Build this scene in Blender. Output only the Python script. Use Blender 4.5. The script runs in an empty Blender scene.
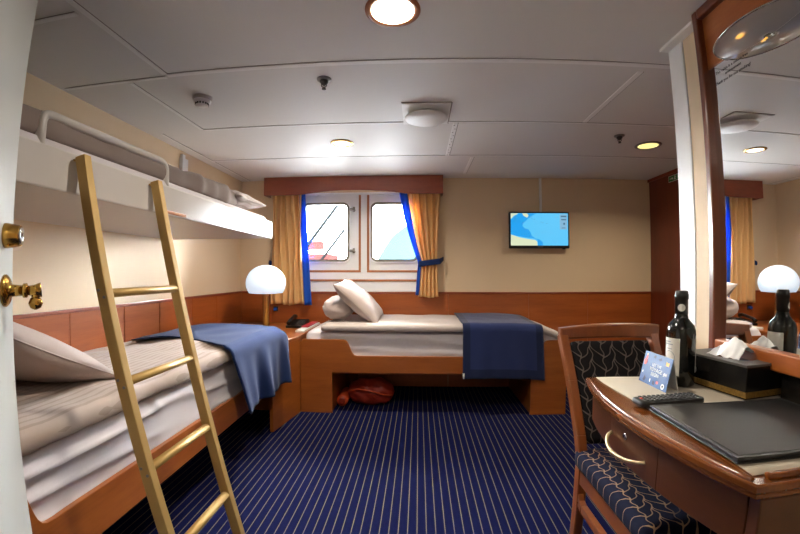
import bpy, bmesh, math, random
from mathutils import Vector, Matrix, Euler, noise
random.seed(7)
SC = bpy.context.scene
COL = SC.collection
PI = math.pi

# ---------------------------------------------------------------- room measures (metres)
XL, XR, YB, YF, H = -1.836, 2.389, 3.92, -1.0, 2.09
XW = 1.075          # wall that carries the mirror
YC = 1.55           # far end of that wall
ZR = 0.945          # top of the wooden wainscot

# ================================================================= materials
def lin(c):
    return tuple((x / 12.92 if x <= 0.04045 else ((x + 0.055) / 1.055) ** 2.4) for x in c)

def hexc(h):
    return lin(tuple(int(h[i:i + 2], 16) / 255 for i in (0, 2, 4)))

class NT:
    """small helper around a node tree"""
    def __init__(s, name):
        s.m = bpy.data.materials.new(name)
        s.m.use_nodes = True
        s.t = s.m.node_tree
        s.b = s.t.nodes['Principled BSDF']
    def n(s, typ, **kw):
        x = s.t.nodes.new(typ)
        for k, v in kw.items():
            setattr(x, k, v)
        return x
    def l(s, a, b):
        s.t.links.new(a, b)
    def math(s, op, a, b=None, c=None):
        x = s.n('ShaderNodeMath', operation=op)
        for i, v in enumerate((a, b, c)):
            if v is None:
                continue
            if isinstance(v, (int, float)):
                x.inputs[i].default_value = v
            else:
                s.l(v, x.inputs[i])
        return x.outputs[0]
    def obj(s):
        return s.n('ShaderNodeTexCoord').outputs['Object']
    def xyz(s):
        x = s.n('ShaderNodeSeparateXYZ')
        s.l(s.obj(), x.inputs[0])
        return x.outputs
    def mix(s, fac, a, b):
        x = s.n('ShaderNodeMix', data_type='RGBA')
        for sock, v in ((x.inputs[0], fac), (x.inputs[6], a), (x.inputs[7], b)):
            if isinstance(v, tuple):
                sock.default_value = (*v, 1) if len(v) == 3 else v
            elif isinstance(v, (int, float)):
                sock.default_value = v
            else:
                s.l(v, sock)
        return x.outputs[2]
    def noise(s, scale, stretch=(1, 1, 1), detail=4, rough=.55):
        mp = s.n('ShaderNodeMapping')
        mp.inputs['Scale'].default_value = stretch
        s.l(s.obj(), mp.inputs[0])
        x = s.n('ShaderNodeTexNoise')
        x.inputs['Scale'].default_value = scale
        x.inputs['Detail'].default_value = detail
        x.inputs['Roughness'].default_value = rough
        s.l(mp.outputs[0], x.inputs['Vector'])
        return x.outputs[0]
    def bump(s, h, strength=.2, dist=.002):
        x = s.n('ShaderNodeBump')
        x.inputs['Strength'].default_value = strength
        x.inputs['Distance'].default_value = dist
        s.l(h, x.inputs['Height'])
        s.l(x.outputs[0], s.b.inputs['Normal'])
    def set(s, **kw):
        for k, v in kw.items():
            i = s.b.inputs[k.replace('_', ' ')]
            if isinstance(v, tuple):
                i.default_value = (*v, 1)
            elif isinstance(v, (int, float)):
                i.default_value = v
            else:
                s.l(v, i)

def plain(name, hx, rough=.5, metal=0, var=.06, scale=12, bump=0, spec=.5, coat=0):
    t = NT(name)
    c = hexc(hx)
    f = t.noise(scale)
    t.set(Base_Color=t.mix(f, tuple(x * (1 - var) for x in c), tuple(min(1, x * (1 + var)) for x in c)),
          Roughness=rough, Metallic=metal, Specular_IOR_Level=spec, Coat_Weight=coat, Coat_Roughness=.15)
    if bump:
        t.bump(t.noise(scale * 14, detail=2), bump, .001)
    return t.m

def glow(name, hx, strength, base=None):
    t = NT(name)
    c = hexc(hx)
    t.set(Base_Color=hexc(base) if base else c, Roughness=.4, Emission_Color=c, Emission_Strength=strength)
    return t.m

def wood(name, dark, light, stretch=(1, 1, 1), rough=.32, scale=9, coat=.25):
    t = NT(name)
    a = t.noise(scale, stretch, 6, .6)
    b = t.noise(scale * 7, stretch, 3, .5)
    f = t.math('ADD', t.math('MULTIPLY', a, .75), t.math('MULTIPLY', b, .25))
    r = t.n('ShaderNodeMapRange')
    r.inputs[1].default_value = .3
    r.inputs[2].default_value = .7
    t.l(f, r.inputs[0])
    t.set(Base_Color=t.mix(r.outputs[0], hexc(dark), hexc(light)), Roughness=rough, Coat_Weight=coat, Coat_Roughness=.2)
    return t.m

def fabric(name, hx, var=.12, scale=260, bump=.25, rough=.9, sheen=.2):
    t = NT(name)
    c = hexc(hx)
    f = t.noise(scale, detail=2)
    g = t.noise(6)
    m = t.math('ADD', t.math('MULTIPLY', f, .6), t.math('MULTIPLY', g, .4))
    t.set(Base_Color=t.mix(m, tuple(x * (1 - var) for x in c), tuple(min(1, x * (1 + var)) for x in c)),
          Roughness=rough, Sheen_Weight=sheen, Specular_IOR_Level=.2)
    t.bump(f, bump, .001)
    return t.m

M = {}
M['ceiling'] = plain('ceiling_panel', 'e6e4e1', .55, 0, .02, 3, 0, .35)
M['ceiltrim'] = plain('ceiling_strip', 'f6f5f3', .45, 0, .02)
M['groove'] = plain('seam_shadow_gap', '958f8a', .8, 0, .05)
M['wall'] = plain('cream_wall', 'dfc7a6', .6, 0, .025, 5, .05, .3)
M['white'] = plain('white_paint', 'efefee', .35, 0, .02)
M['doorwhite'] = plain('door_paint', 'bfc1bd', .35, 0, .02)
M['whitegloss'] = plain('white_gloss', 'ecebea', .22, 0, .02)
M['bunkwhite'] = plain('bunk_laminate', 'cdc6bf', .28, 0, .02)
M['wains'] = wood('cherry_wainscot', '8a4318', 'ac5b26', (.25, 2.5, 2.5), .34, 5)
M['wainsy'] = wood('cherry_wainscot_left', '8a4318', 'ac5b26', (2.5, .25, 2.5), .34, 5)
M['bed'] = wood('cherry_bed', '8a4819', 'a86026', (.4, 3, 3), .3, 5)
M['bedy'] = wood('cherry_bed_side', '8a4819', 'a86026', (3, .4, 3), .3, 5)
M['dark'] = wood('mahogany_wardrobe', '5a2412', '743018', (3, 3, .3), .38, 5)
M['valance'] = wood('mahogany_valance', '7b351d', '97482a', (.4, 3, 3), .38, 5)
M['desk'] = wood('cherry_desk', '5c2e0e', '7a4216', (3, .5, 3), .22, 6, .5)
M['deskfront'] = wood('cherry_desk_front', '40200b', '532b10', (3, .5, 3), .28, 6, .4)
M['chairwood'] = wood('beech_stained', '6a3415', '84481f', (2, 2, .6), .3, 8, .4)
M['frame'] = wood('mirror_mahogany', '5e2a11', '7a3b1a', (3, 3, .4), .3, 6, .4)
M['panelorange'] = wood('mirror_head_veneer', '9a4f1e', 'b3662b', (3, .5, 3), .35, 6)
M['sheet'] = fabric('white_sheet', 'd3ccce', .04, 300, .15, .85)
M['gold'] = plain('gold_aluminium', 'b9985c', .5, .4, .05, 8)
M['brass'] = plain('polished_brass', 'b98f45', .2, 1, .05)
M['palebrass'] = plain('satin_brass', 'b7a27a', .4, .8, .05)
M['lampbrass'] = plain('pale_lamp_brass', 'dcc594', .25, .7, .05)
M['chrome'] = plain('chrome', 'c8c8c8', .15, 1, .02)
M['steel'] = plain('dull_steel', '8d8a86', .35, .9, .05)
M['blackplastic'] = plain('black_plastic', '141414', .3, 0, .1)
M['darkgrey'] = plain('dark_grey', '3a3937', .5, 0, .1)
M['leather'] = plain('black_leather', '1b1a19', .38, 0, .12, 40, .25)
M['blacklacq'] = plain('black_lacquer', '131110', .25, 0, .1)
M['blanket'] = fabric('blue_wool', '182d5a', .2, 320, .5, .95, .08)
M['blanketdark'] = fabric('blue_wool_border', '172b56', .2, 320, .5, .95, .08)
M['navy'] = fabric('navy_wool', '23305e', .2, 320, .5, .95, .3)
M['navydark'] = fabric('navy_wool_border', '192347', .2, 320, .5, .95, .25)
M['pillow'] = fabric('taupe_pillowcase', 'ae9f98', .05, 320, .15, .85)
M['bunkbed'] = fabric('taupe_bunk_quilt', '8a7b74', .08, 300, .15, .9)
M['linen'] = fabric('linen_runner', 'b5a893', .06, 400, .3, .95)
M['tissue'] = plain('tissue_paper', 'efece8', .8, 0, .03, 30, .15)
M['paper'] = plain('white_paper', 'e4e1da', .7, 0, .03)
M['redbook'] = plain('red_cover', 'b03038', .5)
M['orange'] = plain('orange_nylon', '9a2c16', .5, 0, .25, 25, .4)
M['orange2'] = plain('orange_plastic', 'd0502a', .35, 0, .2, 25)
M['goldband'] = plain('gold_embossed_band', '8a6a2c', .45, .6, .9, 170, .8)
M['silverlid'] = plain('pewter_lid', '62605d', .4, .4, .1)
M['green'] = plain('exit_green', '14803f', .4)
M['cardblue'] = plain('card_blue', '104480', .45, 0, .08)
M['cardred'] = plain('card_red', 'cc3326', .5)
M['cardyellow'] = plain('card_yellow', 'd9a64a', .5)
M['whiteink'] = plain('white_print', 'eef2f6', .6, 0, .01)
M['ink'] = plain('black_print', '1a1a1c', .6, 0, .01)
M['greyink'] = plain('grey_print', '8f9296', .6, 0, .01)
M['bottle'] = plain('dark_bottle_glass', '0b0d0b', .08, 0, .1, 10, 0, .5, .15)
M['capsule'] = plain('black_capsule', '15120f', .3)
M['label'] = plain('bottle_label', 'cfcac0', .6, 0, .03)
M['corridor'] = plain('entry_wall', 'c9bda8', .6)
M['winsteel'] = plain('window_white_metal', 'fafcff', .35, 0, .02)
M['gasket'] = plain('window_gasket', '857d74', .5, 0, .05)
M['hardware'] = plain('window_hinge_steel', '9a948c', .35, .6)
M['stripwood'] = wood('window_strip_wood', 'a5633c', 'bd7a50', (3, 3, .4), .4, 6)
M['lens'] = glow('white_lamp_lens', 'fff3d8', 5)
M['lensyellow'] = glow('warm_lamp_lens', 'fff09a', .5)
M['lenswarm'] = glow('warm_white_lamp_lens', 'ffedcf', 1.3)
M['globe'] = glow('lamp_globe_glass', 'c4e2fa', .34, 'e8eef2')
M['bulb'] = glow('bulb_filament', 'ffb840', 3)
M['mapsea'] = glow('screen_sea', '5cc8fb', .43, '101010')
M['mapdeep'] = glow('screen_strait', '1fa4f2', .43, '101010')
M['mapland'] = glow('screen_land', 'dfe8c4', .43, '101010')
M['mappanel'] = glow('screen_side_panel', '86bde0', .4, '101010')
M['mapink'] = glow('screen_ink', '4d7f9e', .3, '101010')
M['sealing'] = plain('pale_ice_slope', '1a2829', .9, 0, .1, .3, 0, 0)
M['redhull'] = plain('red_deckhouse', '2a1413', .9, 0, .05, 5, 0, 0)
M['boom'] = plain('grey_boom', '0c0d0e', .9, 0, .05, 5, 0, 0)

# carpet with fine stripes running into the room
t = NT('striped_carpet')
X, Y, Z = t.xyz()
ph = t.math('FRACT', t.math('DIVIDE', t.math('ADD', X, 10 * .0416 * 10 + .0009 + .0208), .0416))
dist = t.math('ABSOLUTE', t.math('SUBTRACT', ph, .5))
nz = t.noise(520, (1, .35, 1), 1)
line = t.math('LESS_THAN', t.math('ADD', dist, t.math('MULTIPLY', t.math('SUBTRACT', nz, .5), .05)), .052)
pile = t.noise(420, detail=2)
base = t.mix(pile, hexc('090c29'), hexc('121745'))
t.set(Base_Color=t.mix(line, base, hexc('6c6556')), Roughness=.95, Specular_IOR_Level=.05)
t.bump(pile, .5, .003)
M['carpet'] = t.m

# pin-striped duvet
def stripes(name, a, b, axis, period, width):
    t = NT(name)
    c = t.xyz()[axis]
    ph = t.math('FRACT', t.math('DIVIDE', t.math('ADD', c, 20), period))
    ln = t.math('LESS_THAN', ph, width)
    t.set(Base_Color=t.mix(ln, hexc(a), hexc(b)), Roughness=.85, Specular_IOR_Level=.2, Sheen_Weight=.15)
    t.bump(t.noise(200, detail=2), .12, .001)
    return t.m
M['duvety'] = stripes('taupe_striped_duvet', 'ab998d', '97867b', 0, .035, .3)
M['duvetx'] = stripes('window_lit_striped_duvet', 'c6bbb4', 'b7aba4', 1, .035, .3)  # same taupe duvet, window light put into a lighter colour
M['pillowstripe'] = stripes('taupe_striped_pillow', 'a99d97', '8b7f79', 0, .04, .4)

# chair cover: dark cloth woven with a tan knotted leaf net
def netcloth(name, dark, light, ax, ay, w, h):
    t = NT(name)
    c = t.xyz()
    u = t.math('DIVIDE', t.math('ADD', c[ax], 5), w)
    v = t.math('DIVIDE', t.math('ADD', c[ay], 5), h)
    wob = t.math('MULTIPLY', t.math('SINE', t.math('MULTIPLY', v, 2 * PI)), .10)
    u2 = t.math('ADD', u, wob)
    col = t.math('FLOOR', u2)
    s = t.math('FRACT', u2)
    par = t.math('SUBTRACT', t.math('MULTIPLY', t.math('FRACT', t.math('MULTIPLY', col, .5)), 4), 1)   # -1 / +1
    vv = t.math('ADD', t.math('ADD', v, t.math('MULTIPLY', t.math('MULTIPLY', s, par), .9)), t.math('MULTIPLY', t.math('SINE', t.math('MULTIPLY', s, PI)), .18))
    f = t.math('ABSOLUTE', t.math('SUBTRACT', t.math('FRACT', vv), .5))
    l1 = t.math('LESS_THAN', f, .052)
    e = t.math('MINIMUM', s, t.math('SUBTRACT', 1, s))
    l2 = t.math('LESS_THAN', e, .042)
    dot = t.math('LESS_THAN', t.math('ADD', t.math('MULTIPLY', e, 1.0), f), .15)
    ln = t.math('MAXIMUM', t.math('MAXIMUM', l1, l2), dot)
    nn = t.noise(500, detail=1)
    t.set(Base_Color=t.mix(ln, t.mix(nn, hexc(dark), tuple(x * 1.5 for x in hexc(dark))), hexc(light)), Roughness=.9, Specular_IOR_Level=.15)
    t.bump(nn, .3, .001)
    return t.m
M['seatnet'] = netcloth('navy_net_cloth', '0e1126', '8d7158', 0, 1, .042, .044)
M['backnet'] = netcloth('black_net_cloth', '120f10', '544a44', 0, 2, .048, .052)

# mirror glass, thin window panes, lamp glass
def drapery(name, hx, tr=.45):
    t = NT(name)
    c = hexc(hx)
    f = t.noise(220, detail=2)
    colr = t.mix(f, tuple(x * .93 for x in c), tuple(min(1, x * 1.07) for x in c))
    t.set(Base_Color=colr, Roughness=.85, Specular_IOR_Level=.2)
    tl = t.n('ShaderNodeBsdfTranslucent')
    t.l(colr, tl.inputs[0])
    mx = t.n('ShaderNodeMixShader')
    mx.inputs[0].default_value = tr
    t.l(t.b.outputs[0], mx.inputs[1])
    t.l(tl.outputs[0], mx.inputs[2])
    t.l(mx.outputs[0], t.t.nodes['Material Output'].inputs[0])
    return t.m
M['curtain'] = drapery('gold_curtain', 'ffd294', .3)
M['lining'] = drapery('blue_lining', '2c62cc', .35)

t = NT('mirror_glass')
t.set(Base_Color=(.86, .87, .86), Metallic=1.0, Roughness=.0)
M['mirror'] = t.m

def thinglass(name, tint, gloss):
    m = bpy.data.materials.new(name)
    m.use_nodes = True
    nt = m.node_tree
    nt.nodes.clear()
    o = nt.nodes.new('ShaderNodeOutputMaterial')
    tr = nt.nodes.new('ShaderNodeBsdfTransparent')
    tr.inputs[0].default_value = (*tint, 1)
    gl = nt.nodes.new('ShaderNodeBsdfGlossy')
    gl.inputs['Roughness'].default_value = .03
    fr = nt.nodes.new('ShaderNodeFresnel')
    fr.inputs[0].default_value = gloss
    mx = nt.nodes.new('ShaderNodeMixShader')
    nt.links.new(fr.outputs[0], mx.inputs[0])
    nt.links.new(tr.outputs[0], mx.inputs[1])
    nt.links.new(gl.outputs[0], mx.inputs[2])
    nt.links.new(mx.outputs[0], o.inputs[0])
    return m
M['pane'] = thinglass('window_pane_glass', (.97, .98, .98), 1.4)

def smoky():
    m = bpy.data.materials.new('frosted_lamp_glass')
    m.use_nodes = True
    nt = m.node_tree
    b = nt.nodes['Principled BSDF']
    b.inputs['Base Color'].default_value = (.5, .5, .5, 1)
    b.inputs['Roughness'].default_value = .12
    b.inputs['Transmission Weight'].default_value = 0
    b.inputs['Coat Weight'].default_value = .5
    tr = nt.nodes.new('ShaderNodeBsdfTransparent')
    tr.inputs[0].default_value = (.9, .9, .9, 1)
    mx = nt.nodes.new('ShaderNodeMixShader')
    mx.inputs[0].default_value = .82
    nt.links.new(tr.outputs[0], mx.inputs[1])
    nt.links.new(b.outputs[0], mx.inputs[2])
    nt.links.new(mx.outputs[0], nt.nodes['Material Output'].inputs[0])
    return m
M['lampglass'] = smoky()

# ================================================================= mesh helpers
def V(*a):
    return Vector(a)

def bx(bm, lo, hi, bev=0, seg=2, mi=0):
    vs = [bm.verts.new((x, y, z)) for x in (lo[0], hi[0]) for y in (lo[1], hi[1]) for z in (lo[2], hi[2])]
    fs = [bm.faces.new([vs[i] for i in q]) for q in ((0, 1, 3, 2), (4, 6, 7, 5), (0, 4, 5, 1), (2, 3, 7, 6), (0, 2, 6, 4), (1, 5, 7, 3))]
    for f in fs:
        f.material_index = mi
    if bev:
        es = list({e for f in fs for e in f.edges})
        r = bmesh.ops.bevel(bm, geom=es, offset=bev, segments=seg, affect='EDGES', profile=.5)
        for f in r['faces']:
            f.material_index = mi

def B(lo, hi, bev=0, seg=2):
    bm = bmesh.new()
    lo2 = [min(a, b) for a, b in zip(lo, hi)]
    hi2 = [max(a, b) for a, b in zip(lo, hi)]
    bx(bm, lo2, hi2, bev, seg)
    return bm

def tube(bm, pts, r, n=10, caps=True, mi=0, flat=1.0):
    """round bar along a polyline; r may be a list"""
    pts = [Vector(p) for p in pts]
    rs = r if isinstance(r, (list, tuple)) else [r] * len(pts)
    rings = []
    up = None
    for i, p in enumerate(pts):
        d = (pts[min(i + 1, len(pts) - 1)] - pts[max(i - 1, 0)]).normalized()
        if up is None:
            up = Vector((0, 0, 1)) if abs(d.z) < .9 else Vector((0, 1, 0))
        a = d.cross(up).normalized()
        b = a.cross(d).normalized()
        up = b
        rings.append([bm.verts.new(p + (a * math.cos(2 * PI * k / n) + b * flat * math.sin(2 * PI * k / n)) * rs[i]) for k in range(n)])
    for i in range(len(rings) - 1):
        for k in range(n):
            f = bm.faces.new((rings[i][k], rings[i][(k + 1) % n], rings[i + 1][(k + 1) % n], rings[i + 1][k]))
            f.material_index = mi
            f.smooth = True
    if caps:
        bm.faces.new(rings[0][::-1]).material_index = mi
        bm.faces.new(rings[-1]).material_index = mi

def bar(bm, p, q, w, h, side, bev=0):
    """rectangular bar from p to q; side = direction of width w"""
    p, q = Vector(p), Vector(q)
    d = (q - p).normalized()
    s = Vector(side).normalized()
    u = d.cross(s).normalized()
    vs = []
    for e in (p, q):
        for a, b in ((-1, -1), (1, -1), (1, 1), (-1, 1)):
            vs.append(bm.verts.new(e + s * a * w / 2 + u * b * h / 2))
    fs = [bm.faces.new([vs[i] for i in f]) for f in ((3, 2, 1, 0), (4, 5, 6, 7), (0, 1, 5, 4), (1, 2, 6, 5), (2, 3, 7, 6), (3, 0, 4, 7))]
    if bev:
        bmesh.ops.bevel(bm, geom=list({e for f in fs for e in f.edges}), offset=bev, segments=2, affect='EDGES', profile=.5)

def lathe(bm, prof, c=(0, 0, 0), axis='Z', n=32, mi=0, ang=2 * PI, caps=True):
    """prof: list of (radius, height)"""
    c = Vector(c)
    rings = []
    for r, h in prof:
        ring = []
        for k in range(n):
            a = ang * k / n
            x, y = r * math.cos(a), r * math.sin(a)
            p = {'Z': (x, y, h), 'X': (h, x, y), 'Y': (x, h, y)}[axis]
            ring.append(bm.verts.new(c + Vector(p)))
        rings.append(ring)
    for i in range(len(rings) - 1):
        for k in range(n):
            q = (rings[i][k], rings[i][(k + 1) % n], rings[i + 1][(k + 1) % n], rings[i + 1][k])
            try:
                f = bm.faces.new(q)
                f.material_index = mi
                f.smooth = True
            except ValueError:
                pass
    for ring, rev in ((rings[0], True), (rings[-1], False)) if caps else ():
        f = bm.faces.new(ring[::-1] if rev else ring)
        f.material_index = mi
    bmesh.ops.recalc_face_normals(bm, faces=bm.faces)

def prism(bm, pts, axis, a, b, bev=0, mi=0):
    """extrude a 2-D outline; axis 'X': pts=(y,z), 'Y': (x,z), 'Z': (x,y)"""
    def P(p, w):
        return {'X': (w, p[0], p[1]), 'Y': (p[0], w, p[1]), 'Z': (p[0], p[1], w)}[axis]
    v0 = [bm.verts.new(P(p, a)) for p in pts]
    v1 = [bm.verts.new(P(p, b)) for p in pts]
    n = len(pts)
    fs = [bm.faces.new(v0), bm.faces.new(v1[::-1])]
    for i in range(n):
        fs.append(bm.faces.new((v0[i], v1[i], v1[(i + 1) % n], v0[(i + 1) % n])))
    for f in fs:
        f.material_index = mi
    bmesh.ops.recalc_face_normals(bm, faces=fs)
    if bev:
        es = list({e for f in fs[:2] for e in f.edges})
        bmesh.ops.bevel(bm, geom=es, offset=bev, segments=2, affect='EDGES', profile=.5)

def soft(lo, hi, r, n=(20, 20, 8), disp=None, flat_bottom=False):
    """a cushion-like box: rounded edges, optional displacement(p, normal) -> float or Vector"""
    bm = bmesh.new()
    lo, hi = Vector(lo), Vector(hi)
    seen = {}
    def vert(p):
        k = (round(p.x, 5), round(p.y, 5), round(p.z, 5))
        if k not in seen:
            q = Vector([min(max(p[i], lo[i] + r), hi[i] - r) for i in range(3)])
            d = p - q
            nn = d.normalized() if d.length > 1e-9 else Vector((0, 0, 1))
            w = q + nn * min(r, max(abs(x) for x in d) if d.length else 0) if d.length else p.copy()
            if disp:
                o = disp(w, nn)
                w = w + (o if isinstance(o, Vector) else nn * o)
            seen[k] = bm.verts.new(w)
        return seen[k]
    def smooth_t(i, n):
        return i / n
    for ax in range(3):
        u, v = [k for k in range(3) if k != ax]
        for side in (lo[ax], hi[ax]):
            for i in range(n[u]):
                for j in range(n[v]):
                    qs = []
                    for di, dj in ((0, 0), (1, 0), (1, 1), (0, 1)):
                        p = Vector((0, 0, 0))
                        p[ax] = side
                        p[u] = lo[u] + (hi[u] - lo[u]) * smooth_t(i + di, n[u])
                        p[v] = lo[v] + (hi[v] - lo[v]) * smooth_t(j + dj, n[v])
                        qs.append(vert(p))
                    try:
                        bm.faces.new(qs).smooth = True
                    except ValueError:
                        pass
    bmesh.ops.recalc_face_normals(bm, faces=bm.faces)
    return bm

def pillow_bm(lx, ly, h, mat, n=26, seed=0, wr=.006, pinch=.07):
    """puffy pillow, corners pinched; mat = placement matrix. returns (pillow, piping)"""
    bm = bmesh.new()
    def edge(u, v):
        return (lx / 2 * u * (1 - pinch * (1 - v * v)), ly / 2 * v * (1 - pinch * (1 - u * u)))
    def P(u, v, s):
        x, y = edge(u, v)
        k = max(0, (1 - u * u) * (1 - v * v)) ** .42
        z = s * h / 2 * k
        w = noise.noise(Vector((x * 7 + seed, y * 7, s * 3))) * wr + noise.noise(Vector((x * 22 + seed, y * 9, s))) * wr * .5
        return mat @ Vector((x, y, z + s * w * min(1, k * 2.5)))
    grid = {}
    for s in (1, -1):
        for i in range(n + 1):
            for j in range(n + 1):
                u = math.sin((2 * i / n - 1) * PI / 2)
                v = math.sin((2 * j / n - 1) * PI / 2)
                b = i in (0, n) or j in (0, n)
                k = (0 if b else s, i, j)
                if k not in grid:
                    grid[k] = bm.verts.new(P(u, v, s))
    for s in (1, -1):
        for i in range(n):
            for j in range(n):
                q = []
                for a, b in ((i, j), (i + 1, j), (i + 1, j + 1), (i, j + 1)):
                    bb = a in (0, n) or b in (0, n)
                    q.append(grid[(0 if bb else s, a, b)])
                f = bm.faces.new(q if s > 0 else q[::-1])
                f.smooth = True
    pb = bmesh.new()
    loop = []
    for k in range(80):
        tt = k / 80 * 4
        a = tt % 1 * 2 - 1
        u, v = [(a, -1), (1, a), (-a, 1), (-1, -a)][int(tt)]
        x, y = edge(u, v)
        loop.append(mat @ Vector((x, y, 0)))
    tube(pb, loop + [loop[0]], .0035, 6, False)
    return bm, pb

def cloth(P, nu, nv, thick=.006, mi=None):
    """grid sheet P(u,v) in 0..1 given thickness along its normals; mi(u,v)->material index"""
    g = [[Vector(P(i / nu, j / nv)) for j in range(nv + 1)] for i in range(nu + 1)]
    nr = [[None] * (nv + 1) for _ in range(nu + 1)]
    for i in range(nu + 1):
        for j in range(nv + 1):
            a = g[min(i + 1, nu)][j] - g[max(i - 1, 0)][j]
            b = g[i][min(j + 1, nv)] - g[i][max(j - 1, 0)]
            c = a.cross(b)
            nr[i][j] = c.normalized() if c.length > 1e-12 else Vector((0, 0, 1))
    bm = bmesh.new()
    top = [[bm.verts.new(g[i][j] + nr[i][j] * thick / 2) for j in range(nv + 1)] for i in range(nu + 1)]
    bot = [[bm.verts.new(g[i][j] - nr[i][j] * thick / 2) for j in range(nv + 1)] for i in range(nu + 1)]
    for i in range(nu):
        for j in range(nv):
            k = mi((i + .5) / nu, (j + .5) / nv) if mi else 0
            for G, rev in ((top, False), (bot, True)):
                q = (G[i][j], G[i + 1][j], G[i + 1][j + 1], G[i][j + 1])
                f = bm.faces.new(q[::-1] if rev else q)
                f.smooth = True
                f.material_index = k
    def side(seq):
        for (i, j), (k, l) in zip(seq, seq[1:]):
            try:
                f = bm.faces.new((top[i][j], bot[i][j], bot[k][l], top[k][l]))
                f.material_index = mi(min(.999, i / nu), min(.999, j / nv)) if mi else 0
            except ValueError:
                pass
    side([(i, 0) for i in range(nu + 1)])
    side([(i, nv) for i in range(nu, -1, -1)])
    side([(0, j) for j in range(nv, -1, -1)])
    side([(nu, j) for j in range(nv + 1)])
    bmesh.ops.recalc_face_normals(bm, faces=bm.faces)
    return bm

def obj(name, bm, mats, parent=None, smooth=False, label=None):
    me = bpy.data.meshes.new(name)
    if smooth:
        for f in bm.faces:
            f.smooth = True
    bm.to_mesh(me)
    bm.free()
    for m in (mats if isinstance(mats, (list, tuple)) else [mats]):
        me.materials.append(M[m] if isinstance(m, str) else m)
    o = bpy.data.objects.new(name, me)
    COL.objects.link(o)
    if parent:
        hang(o, parent)
    if label:
        o['label'] = label
    return o

def hang(o, parent):
    o.parent = parent
    L = parent.location if parent.type == 'EMPTY' else Vector((0, 0, 0))
    o.matrix_parent_inverse = Matrix.Translation(-L)

def thing(name, label, cat, loc, group=None):
    o = bpy.data.objects.new(name, None)
    o.empty_display_size = .05
    COL.objects.link(o)
    o.location = loc
    return tag(o, label, cat, group)

def tag(o, label, cat, group=None):
    o['label'] = label
    o['category'] = cat
    if group:
        o['group'] = group
    return o

def struct(name, bm, mats, parent=None):
    o = obj(name, bm, mats, parent)
    if not parent:
        o['kind'] = 'structure'
    return o

def text_bm(body, size, mat4, extrude=.0004, align='CENTER', space=1.0):
    c = bpy.data.curves.new('lettering', 'FONT')
    c.body = body
    c.size = size
    c.align_x = align
    c.align_y = 'CENTER'
    c.extrude = extrude
    c.resolution_u = 2
    c.space_line = space
    o = bpy.data.objects.new('lettering', c)
    COL.objects.link(o)
    dg = bpy.context.evaluated_depsgraph_get()
    dg.update()
    me = bpy.data.meshes.new_from_object(o.evaluated_get(dg))
    bm = bmesh.new()
    bm.from_mesh(me)
    bm.transform(mat4)
    bpy.data.objects.remove(o)
    bpy.data.curves.remove(c)
    bpy.data.meshes.remove(me)
    return bm

def basis(o, x, y):
    """matrix with origin o, local x and y axes"""
    x, y = Vector(x).normalized(), Vector(y).normalized()
    z = x.cross(y).normalized()
    y = z.cross(x)
    return Matrix(((x.x, y.x, z.x, o[0]), (x.y, y.y, z.y, o[1]), (x.z, y.z, z.z, o[2]), (0, 0, 0, 1)))

def curve_pts(a, b, ca, cb, n=8):
    a, b, ca, cb = map(Vector, (a, b, ca, cb))
    out = []
    for i in range(n + 1):
        t = i / n
        out.append(a * (1 - t) ** 3 + ca * 3 * t * (1 - t) ** 2 + cb * 3 * t * t * (1 - t) + b * t ** 3)
    return out

def nz(x, y, z=0):
    return noise.noise(Vector((x, y, z)))

# ================================================================= THE SETTING
struct('floor', B((XL - .1, YF - .1, -.1), (XR + .1, YB + .1, 0)), 'carpet')
struct('ceiling', B((XL - .1, YF - .1, H), (XR + .1, YB + .1, H + .1)), 'ceiling')
struct('wall_left', B((XL - .1, YF, 0), (XL, YB + .1, H)), 'wall')
struct('wall_far_right', B((XR, YC - .2, 0), (XR + .1, YB + .1, H)), 'wall')
struct('wall_front', B((XL, YF - .1, 0), (XR, YF, H)), 'corridor')
struct('wall_right', B((XW, YF, 0), (XW + .13, YC - .005, H)), 'wall')
struct('wall_alcove', B((XW + .13, YC - .3, 0), (XR, YC - .2, H)), 'wall')
struct('wall_entry', B((XL, -.10, 0), (-.46, -.02, H)), 'corridor')

def rrect(x0, x1, z0, z1, r, m=6):
    pts = []
    for cx, cz, a0 in ((x1 - r, z1 - r, 0), (x0 + r, z1 - r, 90), (x0 + r, z0 + r, 180), (x1 - r, z0 + r, 270)):
        for k in range(m + 1):
            a = math.radians(a0 + 90 * k / m)
            pts.append((cx + r * math.cos(a), cz + r * math.sin(a)))
    return pts

def orect(x0, x1, z0, z1, inner, m=6):
    """outer rectangle with as many points as the rounded inner one"""
    out = []
    cor = [(x1, z1), (x0, z1), (x0, z0), (x1, z0)]
    for c in range(4):
        for k in range(m + 1):
            ix, iz = inner[c * (m + 1) + k]
            cx, cz = cor[c]
            t = k / m
            first_x = c in (0, 2)     # arc starts on the vertical side
            if t < .5:
                p = (cx, iz + (cz - iz) * (2 * t)) if first_x else (ix + (cx - ix) * (2 * t), cz)
            elif t == .5:
                p = (cx, cz)
            else:
                p = (cx + (ix - cx) * (2 * t - 1), cz) if first_x else (cx, cz + (iz - cz) * (2 * t - 1))
            out.append(p)
    return out

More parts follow.
